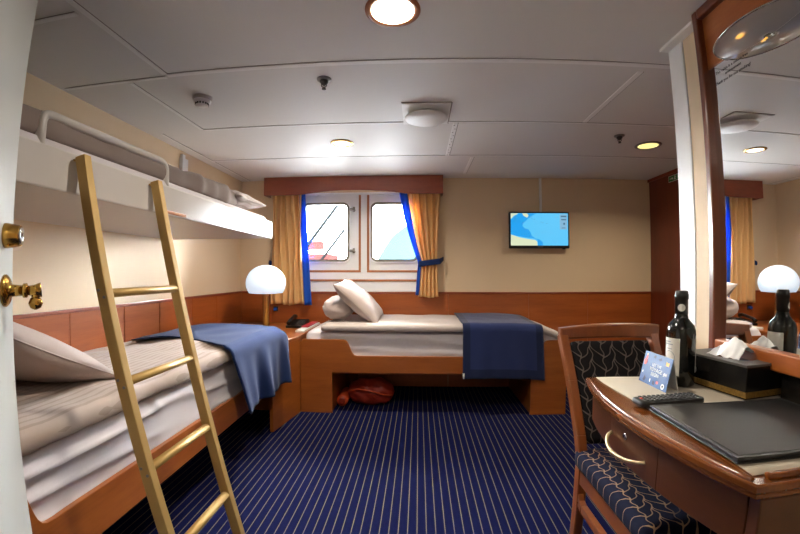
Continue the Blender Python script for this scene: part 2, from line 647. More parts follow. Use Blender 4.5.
def ring_plate(bm, outer, inner, y0, y1, mi=0):
    n = len(outer)
    def L(pts, y):
        return [bm.verts.new((p[0], y, p[1])) for p in pts]
    o0, i0, o1, i1 = L(outer, y0), L(inner, y0), L(outer, y1), L(inner, y1)
    fs = []
    for k in range(n):
        j = (k + 1) % n
        for q in ((o0[k], o0[j], i0[j], i0[k]), (o1[k], i1[k], i1[j], o1[j]), (o0[k], o1[k], o1[j], o0[j]), (i0[k], i0[j], i1[j], i1[k])):
            try:
                fs.append(bm.faces.new(q))
            except ValueError:
                pass
    for f in fs:
        f.material_index = mi
    bmesh.ops.recalc_face_normals(bm, faces=fs)

# back wall with the opening for the two windows
WX0, WX1, WZ0, WZ1 = -1.20, .11, .945, 1.95
bm = bmesh.new()
bx(bm, (XL, YB, 0), (WX0, YB + .1, H))
bx(bm, (WX1, YB, 0), (XR, YB + .1, H))
bx(bm, (WX0, YB, 0), (WX1, YB + .1, WZ0))
bx(bm, (WX0, YB, WZ1), (WX1, YB + .1, H))
struct('wall_back', bm, 'wall')

# wainscot and its cap rails
bm = bmesh.new()
ys = [YF, .2, .72, 1.2, 1.803, 2.222, 2.575, 3.0, 3.4, YB]
for a, b in zip(ys, ys[1:]):
    bx(bm, (XL, a + .0015, 0), (XL + .012, b - .0015, ZR - .012), .002, 1)
struct('trim_1', bm, 'wainsy')
bm = bmesh.new()
xs = [XL + .012, -1.5, -.6, .3, 1.1, 1.7, XR]
for a, b in zip(xs, xs[1:]):
    bx(bm, (a + .001, YB - .012, 0), (b - .001, YB, ZR - .012), .002, 1)
struct('trim_2', bm, 'wains')
bm = bmesh.new()
bx(bm, (XL, YF, ZR - .016), (XL + .02, YB, ZR + .004), .004)
struct('trim_3', bm, 'valance')
bm = bmesh.new()
bx(bm, (XL + .02, YB - .02, ZR - .016), (XR, YB, ZR + .004), .004)
struct('trim_4', bm, 'valance')

# white corner post at the end of the mirror wall and the strip on the ceiling over it
struct('trim_5', B((XW - .006, 1.457, 0), (XW + .136, YC, H), .003), 'white')
struct('trim_6', B((1.029, 1.335, H - .012), (XW, YC, H), .002), 'ceiltrim')
struct('trim_7', B((XW - .003, 1.33, 0), (XW, 1.452, H)), 'wall')

# dark wardrobe front along the far right wall
bm = bmesh.new()
bx(bm, (XR - .02, YC + .2, 0), (XR, YB - .012, H - .03), .002)
struct('trim_8', bm, 'dark')
struct('trim_9', B((XR - .03, YC + .2, H - .03), (XR, YB, H), .003), 'valance')

# ceiling: cover strips and open joints between the panels
def joint(n, a, b, w=.022, t=.004, gap=.004):
    (x0, y0), (x1, y1) = a, b
    bm = bmesh.new()
    if abs(x1 - x0) > abs(y1 - y0):
        bx(bm, (x0, y0 - w / 2, H - t), (x1, y0 + w / 2, H), .0015, 1)
        bx(bm, (x0, y0 - w / 2 - gap, H - .0012), (x1, y0 - w / 2, H), 0, 1, 1)
    else:
        bx(bm, (x0 - w / 2, y0, H - t), (x0 + w / 2, y1, H), .0015, 1)
        bx(bm, (x0 + w / 2, y0, H - .0012), (x0 + w / 2 + gap, y1, H), 0, 1, 1)
    struct('trim_%d' % n, bm, ['ceiltrim', 'groove'])
joint(10, (XL, 1.165), (-1.235, 1.165))
joint(11, (-1.195, 1.685), (1.17, 1.685), .03)
joint(12, (XL + .03, 1.70), (-1.21, 1.70), .02)
joint(13, (-1.41, 2.423), (-.09, 2.423))
joint(14, (.19, 2.423), (XR - .03, 2.423), .014)
joint(15, (-1.74, 3.146), (XR - .03, 3.146), .016)
joint(16, (-1.2, YF), (-1.2, 1.67), .026)
joint(17, (-1.425, 1.72), (-1.425, 2.41))
joint(18, (1.05, 1.745), (1.05, 2.405), .03)
joint(19, (.238, 2.437), (.238, 3.135), .03)
joint(20, (.445, 3.19), (.445, 3.72), .028)
joint(21, (-1.745, 2.44), (-1.745, 3.9), .016)
# row of little holes along one ceiling strip
bm = bmesh.new()
for k in range(11):
    lathe(bm, [(.005, H - .0062), (.005, H - .005)], (.238 + (.005 if k % 2 else -.005), 2.47 + k * .064, 0), 'Z', 8)
o = struct('trim_22', bm, 'groove')

# windows
def window(n, x0, x1, px0, px1, hinges):
    iz0, iz1 = 1.262, 1.836
    bm = bmesh.new()
    inn = rrect(px0, px1, iz0, iz1, .055)
    ring_plate(bm, orect(x0, x1, 1.165, WZ1, inn), inn, YB - .006, YB + .09)
    w = struct('window_%d' % n, bm, 'winsteel')
    bm = bmesh.new()
    g0 = rrect(px0 - .022, px1 + .022, iz0 - .022, iz1 + .022, .07)
    ring_plate(bm, g0, rrect(px0 + .006, px1 - .006, iz0 + .006, iz1 - .006, .05), YB - .03, YB + .012)
    obj('window_frame', bm, 'winsteel', w)
    bm = bmesh.new()
    ring_plate(bm, rrect(px0 - .010, px1 + .010, iz0 - .010, iz1 + .010, .062), rrect(px0 + .012, px1 - .012, iz0 + .012, iz1 - .012, .045), YB - .034, YB - .02)
    obj('gasket', bm, 'gasket', w)
    bm = bmesh.new()
    prism(bm, rrect(px0 + .007, px1 - .007, iz0 + .007, iz1 - .007, .05), 'Y', YB + .0, YB + .008)
    obj('window_pane', bm, 'pane', w)
    for hz in hinges:
        bm = bmesh.new()
        hx = px1 + .045
        bx(bm, (hx - .03, YB - .045, hz - .012), (hx + .012, YB - .012, hz + .012), .003)
        lathe(bm, [(.012, hz - .024), (.012, hz + .024)], (hx + .012, YB - .035, 0), 'Z', 12)
        tube(bm, [(hx - .03, YB - .04, hz), (hx + .03, YB - .055, hz - .012)], .006, 8)
        obj('hinge', bm, 'hardware', w)
    # strip of wood along the inner side and the foot of the panel
    bm = bmesh.new()
    if n == 1:
        bx(bm, (x1, YB - .014, 1.165), (x1 + .022, YB + .05, 1.925), .003)
    else:
        bx(bm, (x0 - .022, YB - .014, 1.165), (x0, YB + .05, 1.925), .003)
    bx(bm, (x0 - (.022 if n == 2 else 0), YB - .014, 1.143), (x1 + (.022 if n == 1 else 0), YB + .05, 1.165), .003)
    obj('wood_strip', bm, 'stripwood', w)
window(1, WX0, -.598, -1.155, -.700, (1.775, 1.36))
window(2, -.492, WX1, -.464, -.009, ())
struct('trim_23', B((-.576, YB - .012, 1.143), (-.514, YB + .06, WZ1), .004), 'winsteel')
bm = bmesh.new()
bx(bm, (WX0, YB - .008, WZ0 + .004), (WX1, YB + .06, 1.143), .002)
struct('trim_24', bm, 'winsteel')
struct('trim_25', B((WX0, YB - .02, 1.052), (WX1, YB - .008, 1.073), .003), 'stripwood')
struct('trim_26', B((WX0, YB - .022, 1.925), (WX1, YB + .02, 1.95), .003), 'winsteel')

# open white door on the left
DR = Matrix.Translation((-.865, .70, 0)) @ Matrix.Rotation(math.radians(36.4), 4, 'Z') @ Matrix.Translation((.865, -.70, 0))
dm = bmesh.new()
bx(dm, (-.905, -.12, .012), (-.865, .70, 2.0), .003)
dm.transform(DR)
door = struct('door_1', dm, 'doorwhite')
bm = bmesh.new()
hy, hz = .642, 1.110
lathe(bm, [(.033, 0), (.033, .004), (.027, .008), (.013, .011), (.011, .034), (.015, .035), (.015, .041), (.011, .043)], (-.865, hy, hz), 'X', 24)
bm.transform(DR)
hd = obj('door_handle', bm, 'brass', door)
bm = bmesh.new()
tube(bm, [(-.823, hy, hz), (-.81, hy, hz), (-.798, hy + .003, hz + .001)], [.010, .012, .016], 14)
tube(bm, [(-.808, hy, hz - .004), (-.808, hy, hz - .018)], .008, 10)
lathe(bm, [(.002, -.014), (.010, -.010), (.014, 0), (.010, .010), (.002, .014)], (-.808, hy, hz - .026), 'Z', 16)
bm.transform(DR)
obj('lever', bm, 'brass', hd)
bm = bmesh.new()
lathe(bm, [(.026, 0), (.026, .004), (.022, .026), (.021, .029)], (-.865, hy, 1.2215), 'X', 24)
bm.transform(DR)
db = obj('deadbolt', bm, 'brass', door)
bm = bmesh.new()
lathe(bm, [(.018, .0285), (.017, .031), (.006, .031), (.005, .029)], (-.865, hy, 1.2215), 'X', 20)
bm.transform(DR)
obj('thumb_turn', bm, 'chrome', db)

# ================================================================= CEILING FITTINGS
def downlight(x, y, r, lens, ring, label, watt, col):
    t = thing('ceiling_downlight', label, 'ceiling light', (x, y, H), 'recessed ceiling lights')
    bm = bmesh.new()
    lathe(bm, [(r, H - .001), (r + .022, H - .001), (r + .022, H - .005), (r + .010, H - .009), (r, H - .007), (r, H - .001)], (x, y, 0), 'Z', 40, caps=False)
    obj('ring', bm, ring, t)
    bm = bmesh.new()
    lathe(bm, [(.001, H - .016), (r * .6, H - .0135), (r - .0005, H - .0065), (r - .0005, H - .002)], (x, y, 0), 'Z', 40)
    obj('lens', bm, lens, t)
    ld = bpy.data.lights.new('downlight_lamp', 'AREA')
    ld.shape = 'DISK'
    ld.size = r * 1.7
    ld.energy = watt
    ld.color = col
    ld.spread = math.radians(150)
    lo = bpy.data.objects.new('downlight_lamp', ld)
    COL.objects.link(lo)
    lo.location = (x, y, H - .022)
downlight(-.088, 1.325, .078, 'lens', 'stripwood', 'largest round ceiling light, glowing at the top edge of the photo', 6.5, (1, .93, .82))
downlight(-.553, 2.794, .062, 'lenswarm', 'brass', 'round recessed ceiling light in front of the window valance', 8, (1, .9, .76))
downlight(1.716, 2.818, .074, 'lensyellow', 'steel', 'yellowish round ceiling light near the dark wardrobe wall', 5, (1, .88, .66))

t = thing('air_vent', 'round white ceiling air diffuser on a square plate', 'air vent', (.047, 2.285, H))
bm = bmesh.new()
bx(bm, (-.09, 2.13, H - .008), (.186, 2.44, H), .002)
obj('mounting_plate', bm, 'ceiltrim', t)
bm = bmesh.new()
bx(bm, (-.093, 2.122, H - .003), (.189, 2.1295, H))
bx(bm, (.1865, 2.13, H - .003), (.1935, 2.44, H))
obj('shadow_gap', bm, 'groove', t)
bm = bmesh.new()
lathe(bm, [(.06, H - .008), (.06, H - .03)], (.048, 2.285, 0), 'Z', 32)
obj('neck', bm, 'darkgrey', t)
bm = bmesh.new()
lathe(bm, [(.001, H - .024), (.118, H - .024), (.126, H - .029), (.122, H - .036), (.05, H - .041), (.001, H - .042)], (.048, 2.285, 0), 'Z', 48)
obj('disc', bm, 'ceiltrim', t)

t = thing('smoke_detector', 'white round smoke detector on the ceiling above the bunk ladder', 'smoke detector', (-1.16, 1.95, H))
bm = bmesh.new()
lathe(bm, [(.052, H), (.052, H - .012), (.046, H - .018)], (-1.16, 1.95, 0), 'Z', 32)
obj('base', bm, 'bunkwhite', t)
bm = bmesh.new()
lathe(bm, [(.046, H - .018), (.044, H - .032), (.03, H - .034), (.03, H - .042)], (-1.16, 1.95, 0), 'Z', 32)
obj('housing', bm, 'white', t)
bm = bmesh.new()
for k in range(14):
    a = 2 * PI * k / 14
    bx(bm, (-1.16 + .033 * math.cos(a) - .003, 1.95 + .033 * math.sin(a) - .003, H - .044), (-1.16 + .033 * math.cos(a) + .003, 1.95 + .033 * math.sin(a) + .003, H - .034))
obj('sensor_grille', bm, 'darkgrey', t)
bm = bmesh.new()
lathe(bm, [(.034, H - .044), (.03, H - .049), (.001, H - .051)], (-1.16, 1.95, 0), 'Z', 32)
obj('cap', bm, 'white', t)

def sprinkler(x, y, label):
    t = thing('fire_sprinkler', label, 'sprinkler', (x, y, H), 'ceiling sprinklers')
    bm = bmesh.new()
    lathe(bm, [(.036, H), (.034, H - .006), (.02, H - .009)], (x, y, 0), 'Z', 28)
    obj('escutcheon', bm, 'steel', t)
    bm = bmesh.new()
    lathe(bm, [(.02, H - .008), (.02, H - .018), (.012, H - .026), (.009, H - .03)], (x, y, 0), 'Z', 20)
    for s in (-1, 1):
        tube(bm, [(x + s * .012, y, H - .022), (x + s * .013, y, H - .035), (x, y, H - .048)], .0025, 6)
    obj('frame_arms', bm, 'darkgrey', t)
    bm = bmesh.new()
    lathe(bm, [(.0035, H - .028), (.0035, H - .047)], (x, y, 0), 'Z', 10)
    obj('glass_bulb', bm, 'chrome', t)
    bm = bmesh.new()
    lathe(bm, [(.009, H - .048), (.011, H - .052), (.004, H - .054)], (x, y, 0), 'Z', 16)
    obj('deflector', bm, 'darkgrey', t)
sprinkler(-.456, 1.83, 'small dark ceiling sprinkler between the smoke detector and the air vent')
sprinkler(1.396, 2.635, 'small dark ceiling sprinkler beside the yellowish ceiling light')

# ================================================================= UPPER BUNK
BXF, BY0, BY1, BZ0, BZ1 = -1.03, .72, 2.70, 1.385, 1.505
t = thing('upper_bunk', 'white fold-down upper bunk with a guard rail on the left wall', 'bunk bed', (-1.43, 1.7, BZ0))
bm = bmesh.new()
bx(bm, (XL + .004, BY0, BZ0), (BXF - .02, BY1, BZ0 + .03), .004)
bx(bm, (BXF - .022, BY0, BZ0 - .004), (BXF, BY1, BZ1), .006)
bx(bm, (XL + .004, BY1 - .022, BZ0 + .02), (BXF - .02, BY1, BZ1 - .02), .004)
bx(bm, (XL + .004, BY0, BZ0 + .02), (BXF - .02, BY0 + .022, BZ1 - .02), .004)
obj('bunk_tray', bm, 'bunkwhite', t)
bm = bmesh.new()
bx(bm, (BXF - .004, 1.487, BZ0 + .004), (BXF + .0025, 1.637, BZ0 + .017), .002)
obj('handle_slot', bm, 'stripwood', t)
bm = bmesh.new()
gx = BXF - .035
tube(bm, [(gx, .927, BZ1 - .03), (gx, .927, 1.55)] + curve_pts((gx, .927, 1.57), (gx, .975, 1.605), (gx, .927, 1.598), (gx, .94, 1.605))
     + [(gx, 1.2, 1.607)] + curve_pts((gx, 1.47, 1.610), (gx, 1.53, 1.565), (gx, 1.51, 1.610), (gx, 1.53, 1.60)) + [(gx, 1.535, BZ1 - .03)], .014, 14)
obj('guard_rail', bm, 'bunkwhite', t)
mz = BZ1 + .035
bm = soft((XL + .03, BY0 + .03, BZ0 + .031), (BXF - .024, BY1 - .03, mz), .03, (10, 26, 5))
obj('mattress', bm, 'sheet', t)
bm = bmesh.new()
bx(bm, (XL, 2.80, 1.88), (XL + .03, 2.88, 2.03), .004)
bx(bm, (XL, 2.81, 2.03), (XL + .022, 2.85, 2.06), .003)
bx(bm, (XL, 2.80, 1.86), (XL + .05, 2.84, 1.90), .004)
obj('wall_latch', bm, 'white', t)
bm = bmesh.new()
tube(bm, [(XL + .05, BY1 + .001, BZ0 + .02), (XL + .05, BY1 + .05, BZ0 + .02)], .012, 10)
obj('hinge_pin', bm, 'steel', t)

def dq(p, nn):
    return .007 * nz(p.x * 5, p.y * 6, p.z * 5) + .006 * nz(p.y * 16, p.x * 3, 4)
def bunkq(p, nn):
    rough = .5 + 1.2 * max(0, min(1, (p.y - 1.6) / .6))
    lift = Vector((0, 0, .018 * max(0, min(1, (p.y - 1.55) / .3)) * max(0, nn.z)))
    return lift + nn * rough * (.014 * nz(p.x * 4, p.y * 5, 2) + .016 * nz(p.x * 6, p.y * 14, 5))
o = obj('quilt', soft((XL + .02, BY0 + .03, mz - .012), (BXF - .030, 2.25, mz + .078), .034, (14, 54, 6), bunkq), 'bunkbed')
tag(o, 'rumpled taupe quilt spread on the upper bunk', 'quilt')
t = thing('pillow', 'rumpled striped taupe pillow at the window end of the upper bunk', 'pillow', (-1.35, 2.34, mz), 'bed pillows')
mt = Matrix.Translation((-1.385, 2.40, mz + .085)) @ Euler((math.radians(2), math.radians(4), math.radians(4))).to_matrix().to_4x4()
a, b = pillow_bm(.68, .46, .16, mt, 26, 3, .022)
obj('pillow_cover', a, 'pillowstripe', t)
obj('piping', b, 'pillowstripe', t)

# ================================================================= LADDER
t = thing('bunk_ladder', 'gold metal ladder leaning against the white upper bunk', 'ladder', (-.8, 1.21, 0))
def lx(z):
    return -1.008 + .232 * (1.5 - z)
for yy, ztop in ((1.03, 1.497), (1.39, 1.497)):
    bm = bmesh.new()
    bar(bm, (lx(.012), yy, .012), (lx(ztop), yy, ztop), .028, .036, (0, 1, 0), .003)
    st = obj('stile', bm, 'gold', t)
    bm = bmesh.new()
    bar(bm, (lx(0) + .002, yy, 0), (lx(.03), yy, .03), .034, .042, (0, 1, 0), .003)
    obj('rubber_foot', bm, 'blackplastic', st)
    bm = bmesh.new()
    bar(bm, (lx(ztop - .02) - .008, yy, ztop - .02), (lx(ztop - .02) - .05, yy, ztop - .004), .026, .006, (0, 1, 0), .001)
    obj('hook', bm, 'gold', st)
    if yy < 1.2:
        for rz in (1.085, .825, .565, .30):
            for q in (-1, 1):
                bm = bmesh.new()
                lathe(bm, [(.0045, -.0015), (.0045, .001), (.001, .002)], (lx(rz) + q * .010, yy - .0155, rz + q * -.010), 'Y', 12)
                obj('screw', bm, 'steel', st)
for rz in (1.085, .825, .565, .30):
    bm = bmesh.new()
    tube(bm, [(lx(rz), 1.046, rz), (lx(rz), 1.374, rz)], .017, 14, True, 0, .8)
    obj('rung', bm, 'gold', t)

# ================================================================= LEFT BED
LBX, LB0, LB1 = -1.01, .73, 2.70
t = thing('single_bed', 'wooden single bed along the left wall under the upper bunk', 'bed', (-1.42, 1.7, 0), 'single beds')
bm = bmesh.new()
pts = [(LB0, .0), (LB0 + .06, 0), (LB0 + .06, .30), (LB1 - .016, .325), (LB1 - .016, .455), (.90, .455)]
pts += [(p.x, p.y) for p in curve_pts((.87, .458, 0), (.78, .60, 0), (.82, .462, 0), (.83, .60, 0))]
pts += [(LB0, .60)]
prism(bm, pts, 'X', LBX - .024, LBX, .003)
obj('side_rail', bm, 'bedy', t)
bm = bmesh.new()
bx(bm, (XL + .013, LB0 + .03, .30), (LBX - .024, LB1 - .018, .335), .003)
obj('bed_base', bm, 'bedy', t)
bm = bmesh.new()
bx(bm, (XL + .013, LB0, 0), (LBX - .024, LB0 + .026, .86), .004)
obj('headboard', bm, 'bedy', t)
def mfold(p, nn):
    # slanting wrinkles on the side of the sheet
    side = max(0, nn.x)
    w = .026 * (1 - abs(math.sin((p.y * .30 + p.z * 5.2 + .40 * nz(p.y * 1.6, p.z * 3)) * 6.4))) ** 1.5 * (.6 + 1.1 * nz(p.y * 2.2, p.z * 4, 7))
    return side * w + .004 * nz(p.x * 5, p.y * 5, p.z * 5)
o = obj('mattress', soft((XL + .02, LB0 + .03, .336), (LBX - .026, LB1 - .018, .665), .05, (12, 90, 34), mfold), 'sheet', t)

def duv(p, nn):
    top = max(0, nn.z)
    fr = max(0, min(1, (p.x + 1.35) / .35))
    k = max(0, min(1, (-1.45 - p.x) / .33))
    return .010 * nz(p.x * 3, p.y * 4, 1) + .006 * nz(p.x * 9, p.y * 14, 3) + top * fr * .012 * nz(p.y * 6, 2) - top * .05 * k * max(0, min(1, (p.y - 1.5) / .5))
o = obj('duvet', soft((XL + .016, LB0 + .03, .662), (LBX + .015, 2.66, .742), .038, (26, 70, 6), duv), 'duvety')
tag(o, 'taupe striped duvet on the bed below the upper bunk', 'duvet', 'striped duvets')

t = thing('pillow', 'large taupe pillow leaning at the near end of the left bed', 'pillow', (-1.45, 1.07, .74), 'bed pillows')
mt = Matrix.Translation((-1.49, 1.12, .875)) @ Euler((math.radians(-27), math.radians(0), math.radians(-4))).to_matrix().to_4x4()
a, b = pillow_bm(.70, .56, .18, mt, 30, 1, .010)
obj('pillow_cover', a, 'pillow', t)
obj('piping', b, 'pillow', t)

# blue blanket over the foot of the left bed, hanging over its front
def lblank(u, v):
    # v: from the wall (0) over the top and down the front (1); u: along the bed, near to far
    s = v * 1.26
    h = 0
    if s < .80:
        x = XL + .02 + s * 1.01
        q = s / .80
        z = .712 + .045 * math.sin(min(1, q * 1.2) * PI / 2) + .030 * u * math.sin(min(1, q * 1.05) * PI) + .006 * math.sin(s * 9)
    elif s < .90:
        a = (s - .80) / .10 * PI / 2
        x = XL + .02 + .808 + .05 * math.sin(a)
        z = .752 - .06 * (1 - math.cos(a))
    else:
        h = (s - .90) / .36
        x = XL + .02 + .858
        z = .692 - h * .335
    near = 2.27 - .32 * max(0, min(1, (s - .22) / .58)) ** 1.6 + .13 * h
    far = 2.71 + .11 * max(0, min(1, (s - .5) / .4))
    y = near + (far - near) * u
    fold = math.sin(u * 15 + .5) + .6 * math.sin(u * 27 + 2 * v)
    x += (h ** .7 if h > 0 else 0) * (.020 * fold) + .012 * h
    if s >= .90:
        z += .012 * math.sin(u * 8) * h
    z += .005 * nz(x * 6, y * 6)
    if y > LB1:
        z -= .35 * (y - LB1)
    return (x, y, z)
o = obj('blanket', cloth(lblank, 50, 70, .008, lambda u, v: 1 if (v > .93 or u < .07 or u > .93) else 0), ['blanket', 'blanketdark'])
tag(o, 'bright blue wool blanket draped over the foot of the left bed', 'blanket', 'blue foot blankets')

# ================================================================= NIGHTSTAND IN THE CORNER
t = thing('nightstand', 'wooden corner nightstand between the two beds', 'nightstand', (-1.4, 3.3, 0))
bm = bmesh.new()
prism(bm, [(-1.055, 2.69), (-1.03, 2.69), (-.958, 3.116), (-.985, 3.116)], 'Z', 0, .605, .003)
obj('side_panel', bm, 'bedy', t)
bm = bmesh.new()
bx(bm, (XL + .013, 3.12, 0), (-.962, 3.89, .605), .003)
obj('cabinet', bm, 'bedy', t)
bm = bmesh.new()
prism(bm, [(XL + .013, 2.735), (-1.02, 2.735), (-.957, 3.112), (-.957, 3.895), (XL + .013, 3.895)], 'Z', .605, .63, .004)
obj('top', bm, 'bed', t)

t = thing('table_lamp', 'white globe table lamp on a brass stem by the left curtain', 'lamp', (-1.375, 3.45, .63))
cx, cy = -1.375, 3.45
bm = bmesh.new()
lathe(bm, [(.075, .63), (.075, .642), (.06, .65), (.025, .658)], (cx, cy, 0), 'Z', 36)
obj('base', bm, 'brass', t)
bm = bmesh.new()
lathe(bm, [(.030, .65), (.030, .945), (.045, .95), (.045, .966)], (cx, cy, 0), 'Z', 24)
obj('stem', bm, 'lampbrass', t)
bm = bmesh.new()
prof = []
R = .176
cz = 1.046
for k in range(25):
    a = math.radians(-33 + (123) * k / 24)
    prof.append((max(.001, R * math.cos(a)), cz + R * .93 * math.sin(a)))
z0 = prof[0][1]
prof = [(.03, z0), (.11, z0 - .004)] + prof
lathe(bm, prof, (cx, cy, 0), 'Z', 48)
obj('globe', bm, 'globe', t)

t = thing('telephone', 'black desk telephone on the corner nightstand', 'telephone', (-1.12, 3.62, .63))
bm = bmesh.new()
prism(bm, [(3.53, .631), (3.73, .631), (3.73, .69), (3.53, .652)], 'X', -1.22, -1.05, .006)
ph = obj('base', bm, 'blackplastic', t)
bm = bmesh.new()
for i in range(3):
    for j in range(4):
        y = 3.56 + j * .032
        bx(bm, (-1.13 + i * .024, y, .652 + (y - 3.53) * .19 + .002), (-1.113 + i * .024, y + .02, .662 + (y - 3.53) * .19 + .003))
obj('keypad', bm, 'darkgrey', ph)
bm = bmesh.new()
tube(bm, [(-1.19, 3.53, .672), (-1.19, 3.56, .694), (-1.19, 3.70, .722), (-1.19, 3.735, .712)], [.022, .016, .016, .022], 12)
obj('handset', bm, 'blackplastic', t)
o = obj('booklet', B((-1.045, 3.45, .649), (-.985, 3.80, .66), .001), 'redbook')
tag(o, 'red booklet lying on papers on the corner nightstand', 'booklet')
o = obj('paper_sheets', B((-1.048, 3.28, .631), (-.97, 3.82, .648), .001), 'paper')
tag(o, 'white papers under the red booklet on the corner nightstand', 'paper')

# ================================================================= BACK BED
FY = 3.12
t = thing('single_bed', 'wooden single bed beneath the window with open space below', 'bed', (.12, 3.5, 0), 'single beds')
bm = bmesh.new()
pts = [(-.957, 0), (-.695, 0), (-.695, .335), (.90, .335), (.90, 0), (1.19, 0), (1.19, .604), (1.06, .604)]
pts += [(p.x, p.y) for p in curve_pts((1.03, .60, 0), (.94, .472, 0), (.98, .59, 0), (.98, .472, 0))]
pts += [(p.x, p.y) for p in curve_pts((-.495, .472, 0), (-.60, .602, 0), (-.55, .472, 0), (-.545, .60, 0))]
pts += [(-.93, .602), (-.957, .575)]
prism(bm, pts, 'Y', FY, FY + .024, .003)
obj('front_rail', bm, 'bed', t)
bm = bmesh.new()
bx(bm, (-.957, FY + .024, 0), (-.70, 3.89, .32), .003)
obj('leg', bm, 'bed', t)
bm = bmesh.new()
bx(bm, (.905, FY + .024, 0), (1.19, 3.89, .32), .003)
obj('leg', bm, 'bed', t)
bm = bmesh.new()
bx(bm, (-.957, FY + .024, .32), (1.19, 3.89, .345), .003)
obj('bed_base', bm, 'bed', t)
bm = bmesh.new()
bx(bm, (1.166, FY + .024, .345), (1.19, 3.89, .60), .003)
obj('footboard', bm, 'bed', t)
def mf2(p, nn):
    side = max(0, -nn.y)
    return side * .009 * math.sin((p.z * 13 + p.x * .8 + .7 * nz(p.x * 2.5, p.z * 4)) * 5) * (.4 + nz(p.x * 2, 3)) + .005 * nz(p.x * 5, p.y * 5, p.z * 6)
obj('mattress', soft((-.93, FY + .026, .346), (1.155, 3.89, .668), .06, (70, 12, 20), mf2), 'sheet', t)

def duv2(p, nn):
    d = .006 * nz(p.x * 4, p.y * 4, 1) + .004 * nz(p.x * 12, p.y * 9, 3)
    drop = -.07 * max(0, (p.x - .95) / .2) ** 1.3
    rise = .004 * max(0, min(1, (p.x + .7) / .5)) * max(0, nn.z)
    return nn * d + Vector((0, 0, drop + rise))
o = obj('duvet', soft((-.79, FY - .010, .664), (1.15, 3.885, .724), .029, (60, 16, 6), duv2), 'duvetx')
tag(o, 'taupe striped duvet, coloured window-lit, folded flat on the bed beneath the window', 'duvet', 'striped duvets')

# rolled pillow and leaning pillow
t = thing('bolster_pillow', 'grey-striped rolled pillow at the head of the window bed', 'pillow', (-.73, 3.5, .79), 'bed pillows')
bm = bmesh.new()
rings = []
nA, nL = 40, 26
for i in range(nL + 1):
    s = i / nL * 2 - 1
    rr = .122 * (max(0, 1 - abs(s) ** 3.2) ** .5) + .002
    ring = []
    for k in range(nA):
        a = 2 * PI * k / nA
        q = rr * (1 + .09 * nz(math.cos(a) * 2.4, math.sin(a) * 2.4, s * 2.5) + .05 * nz(math.cos(a) * 7, math.sin(a) * 7, s * 4))
        ring.append(bm.verts.new((-.705 + q * math.cos(a) * 1.08, 3.50 + s * .25, .832 + q * math.sin(a) * .84 + .01 * s)))
    rings.append(ring)
for i in range(nL):
    for k in range(nA):
        bm.faces.new((rings[i][k], rings[i][(k + 1) % nA], rings[i + 1][(k + 1) % nA], rings[i + 1][k])).smooth = True
bm.faces.new(rings[0]); bm.faces.new(rings[-1])
bmesh.ops.recalc_face_normals(bm, faces=bm.faces)
obj('pillow_cover', bm, 'pillow', t)
bm = bmesh.new()
tube(bm, [(-.705 + .112 * 1.09 * math.cos(a), 3.30, .819 + .112 * .86 * math.sin(a)) for a in [math.radians(x) for x in range(-120, 60, 12)]], .004, 6)
obj('piping', bm, 'pillow', t)
t = thing('pillow', 'taupe pillow tilted against the rolled pillow below the window', 'pillow', (-.52, 3.5, .79), 'bed pillows')
mt = Matrix.Translation((-.515, 3.46, .893)) @ Euler((0, math.radians(43), 0)).to_matrix().to_4x4() @ Euler((math.radians(4), 0, math.radians(3))).to_matrix().to_4x4()
a, b = pillow_bm(.50, .50, .17, mt, 30, 9, .010)
obj('pillow_cover', a, 'pillow', t)
obj('piping', b, 'pillow', t)

# navy blanket across the foot of the window bed
def bblank(u, v):
    x = .352 + (.985 - .352) * u
    s = v * 1.30
    top = .742 - .018 * max(0, (u - .62) / .38) ** 1.6
    if s < .72:
        y, z = 3.86 - s, top + .004 * math.sin(s * 8)
        h = 0
    elif s < .80:
        a = (s - .72) / .08 * PI / 2
        y, z = 3.14 - .055 * math.sin(a), top - .055 * (1 - math.cos(a))
        h = 0
    else:
        h = (s - .80) / .50
        y, z = 3.085, top - .055 - h * .382
    y -= h * (.006 * math.sin(u * 13) + .004 * math.sin(u * 29 + 1))
    x += h * .018 * u
    return (x, y, z + .003 * nz(x * 8, y * 8))
o = obj('blanket', cloth(bblank, 44, 66, .008, lambda u, v: 1 if (u < .10 or u > .90 or v > .925) else 0), ['navy', 'navydark'])
tag(o, 'dark navy blanket with a darker border across the window bed', 'blanket', 'blue foot blankets')
bm = bmesh.new()
prism(bm, [(.349, .352), (.367, .352), (.364, .308), (.353, .308)], 'Y', 3.074, 3.077)
hang(obj('care_tag', bm, 'paper'), o)

# things stowed under the window bed
t = thing('life_jacket', 'bundled red-orange bag stowed under the window bed', 'bag', (-.42, 3.38, 0))
bm = bmesh.new()
nA, nL = 44, 30
rings = []
for i in range(nL + 1):
    s = i / nL * 2 - 1
    e = max(0.0008, (1 - abs(s) ** 2.4)) ** .5
    ring = []
    for k in range(nA):
        a = 2 * PI * k / nA
        q = 1 + .10 * nz(math.cos(a) * 2, math.sin(a) * 2, s * 3) + .05 * math.sin(s * 9 + math.sin(a) * 5)
        zz = .105 + .118 * e * math.sin(a) * q
        ring.append(bm.verts.new((-.41 + .205 * s, 3.40 + .13 * e * math.cos(a) * q, max(.004, zz))))
    rings.append(ring)
for i in range(nL):
    for k in range(nA):
        bm.faces.new((rings[i][k], rings[i][(k + 1) % nA], rings[i + 1][(k + 1) % nA], rings[i + 1][k])).smooth = True
bm.faces.new(rings[0]); bm.faces.new(rings[-1])
bmesh.ops.recalc_face_normals(bm, faces=bm.faces)
obj('bag_body', bm, 'orange', t)
bm = bmesh.new()
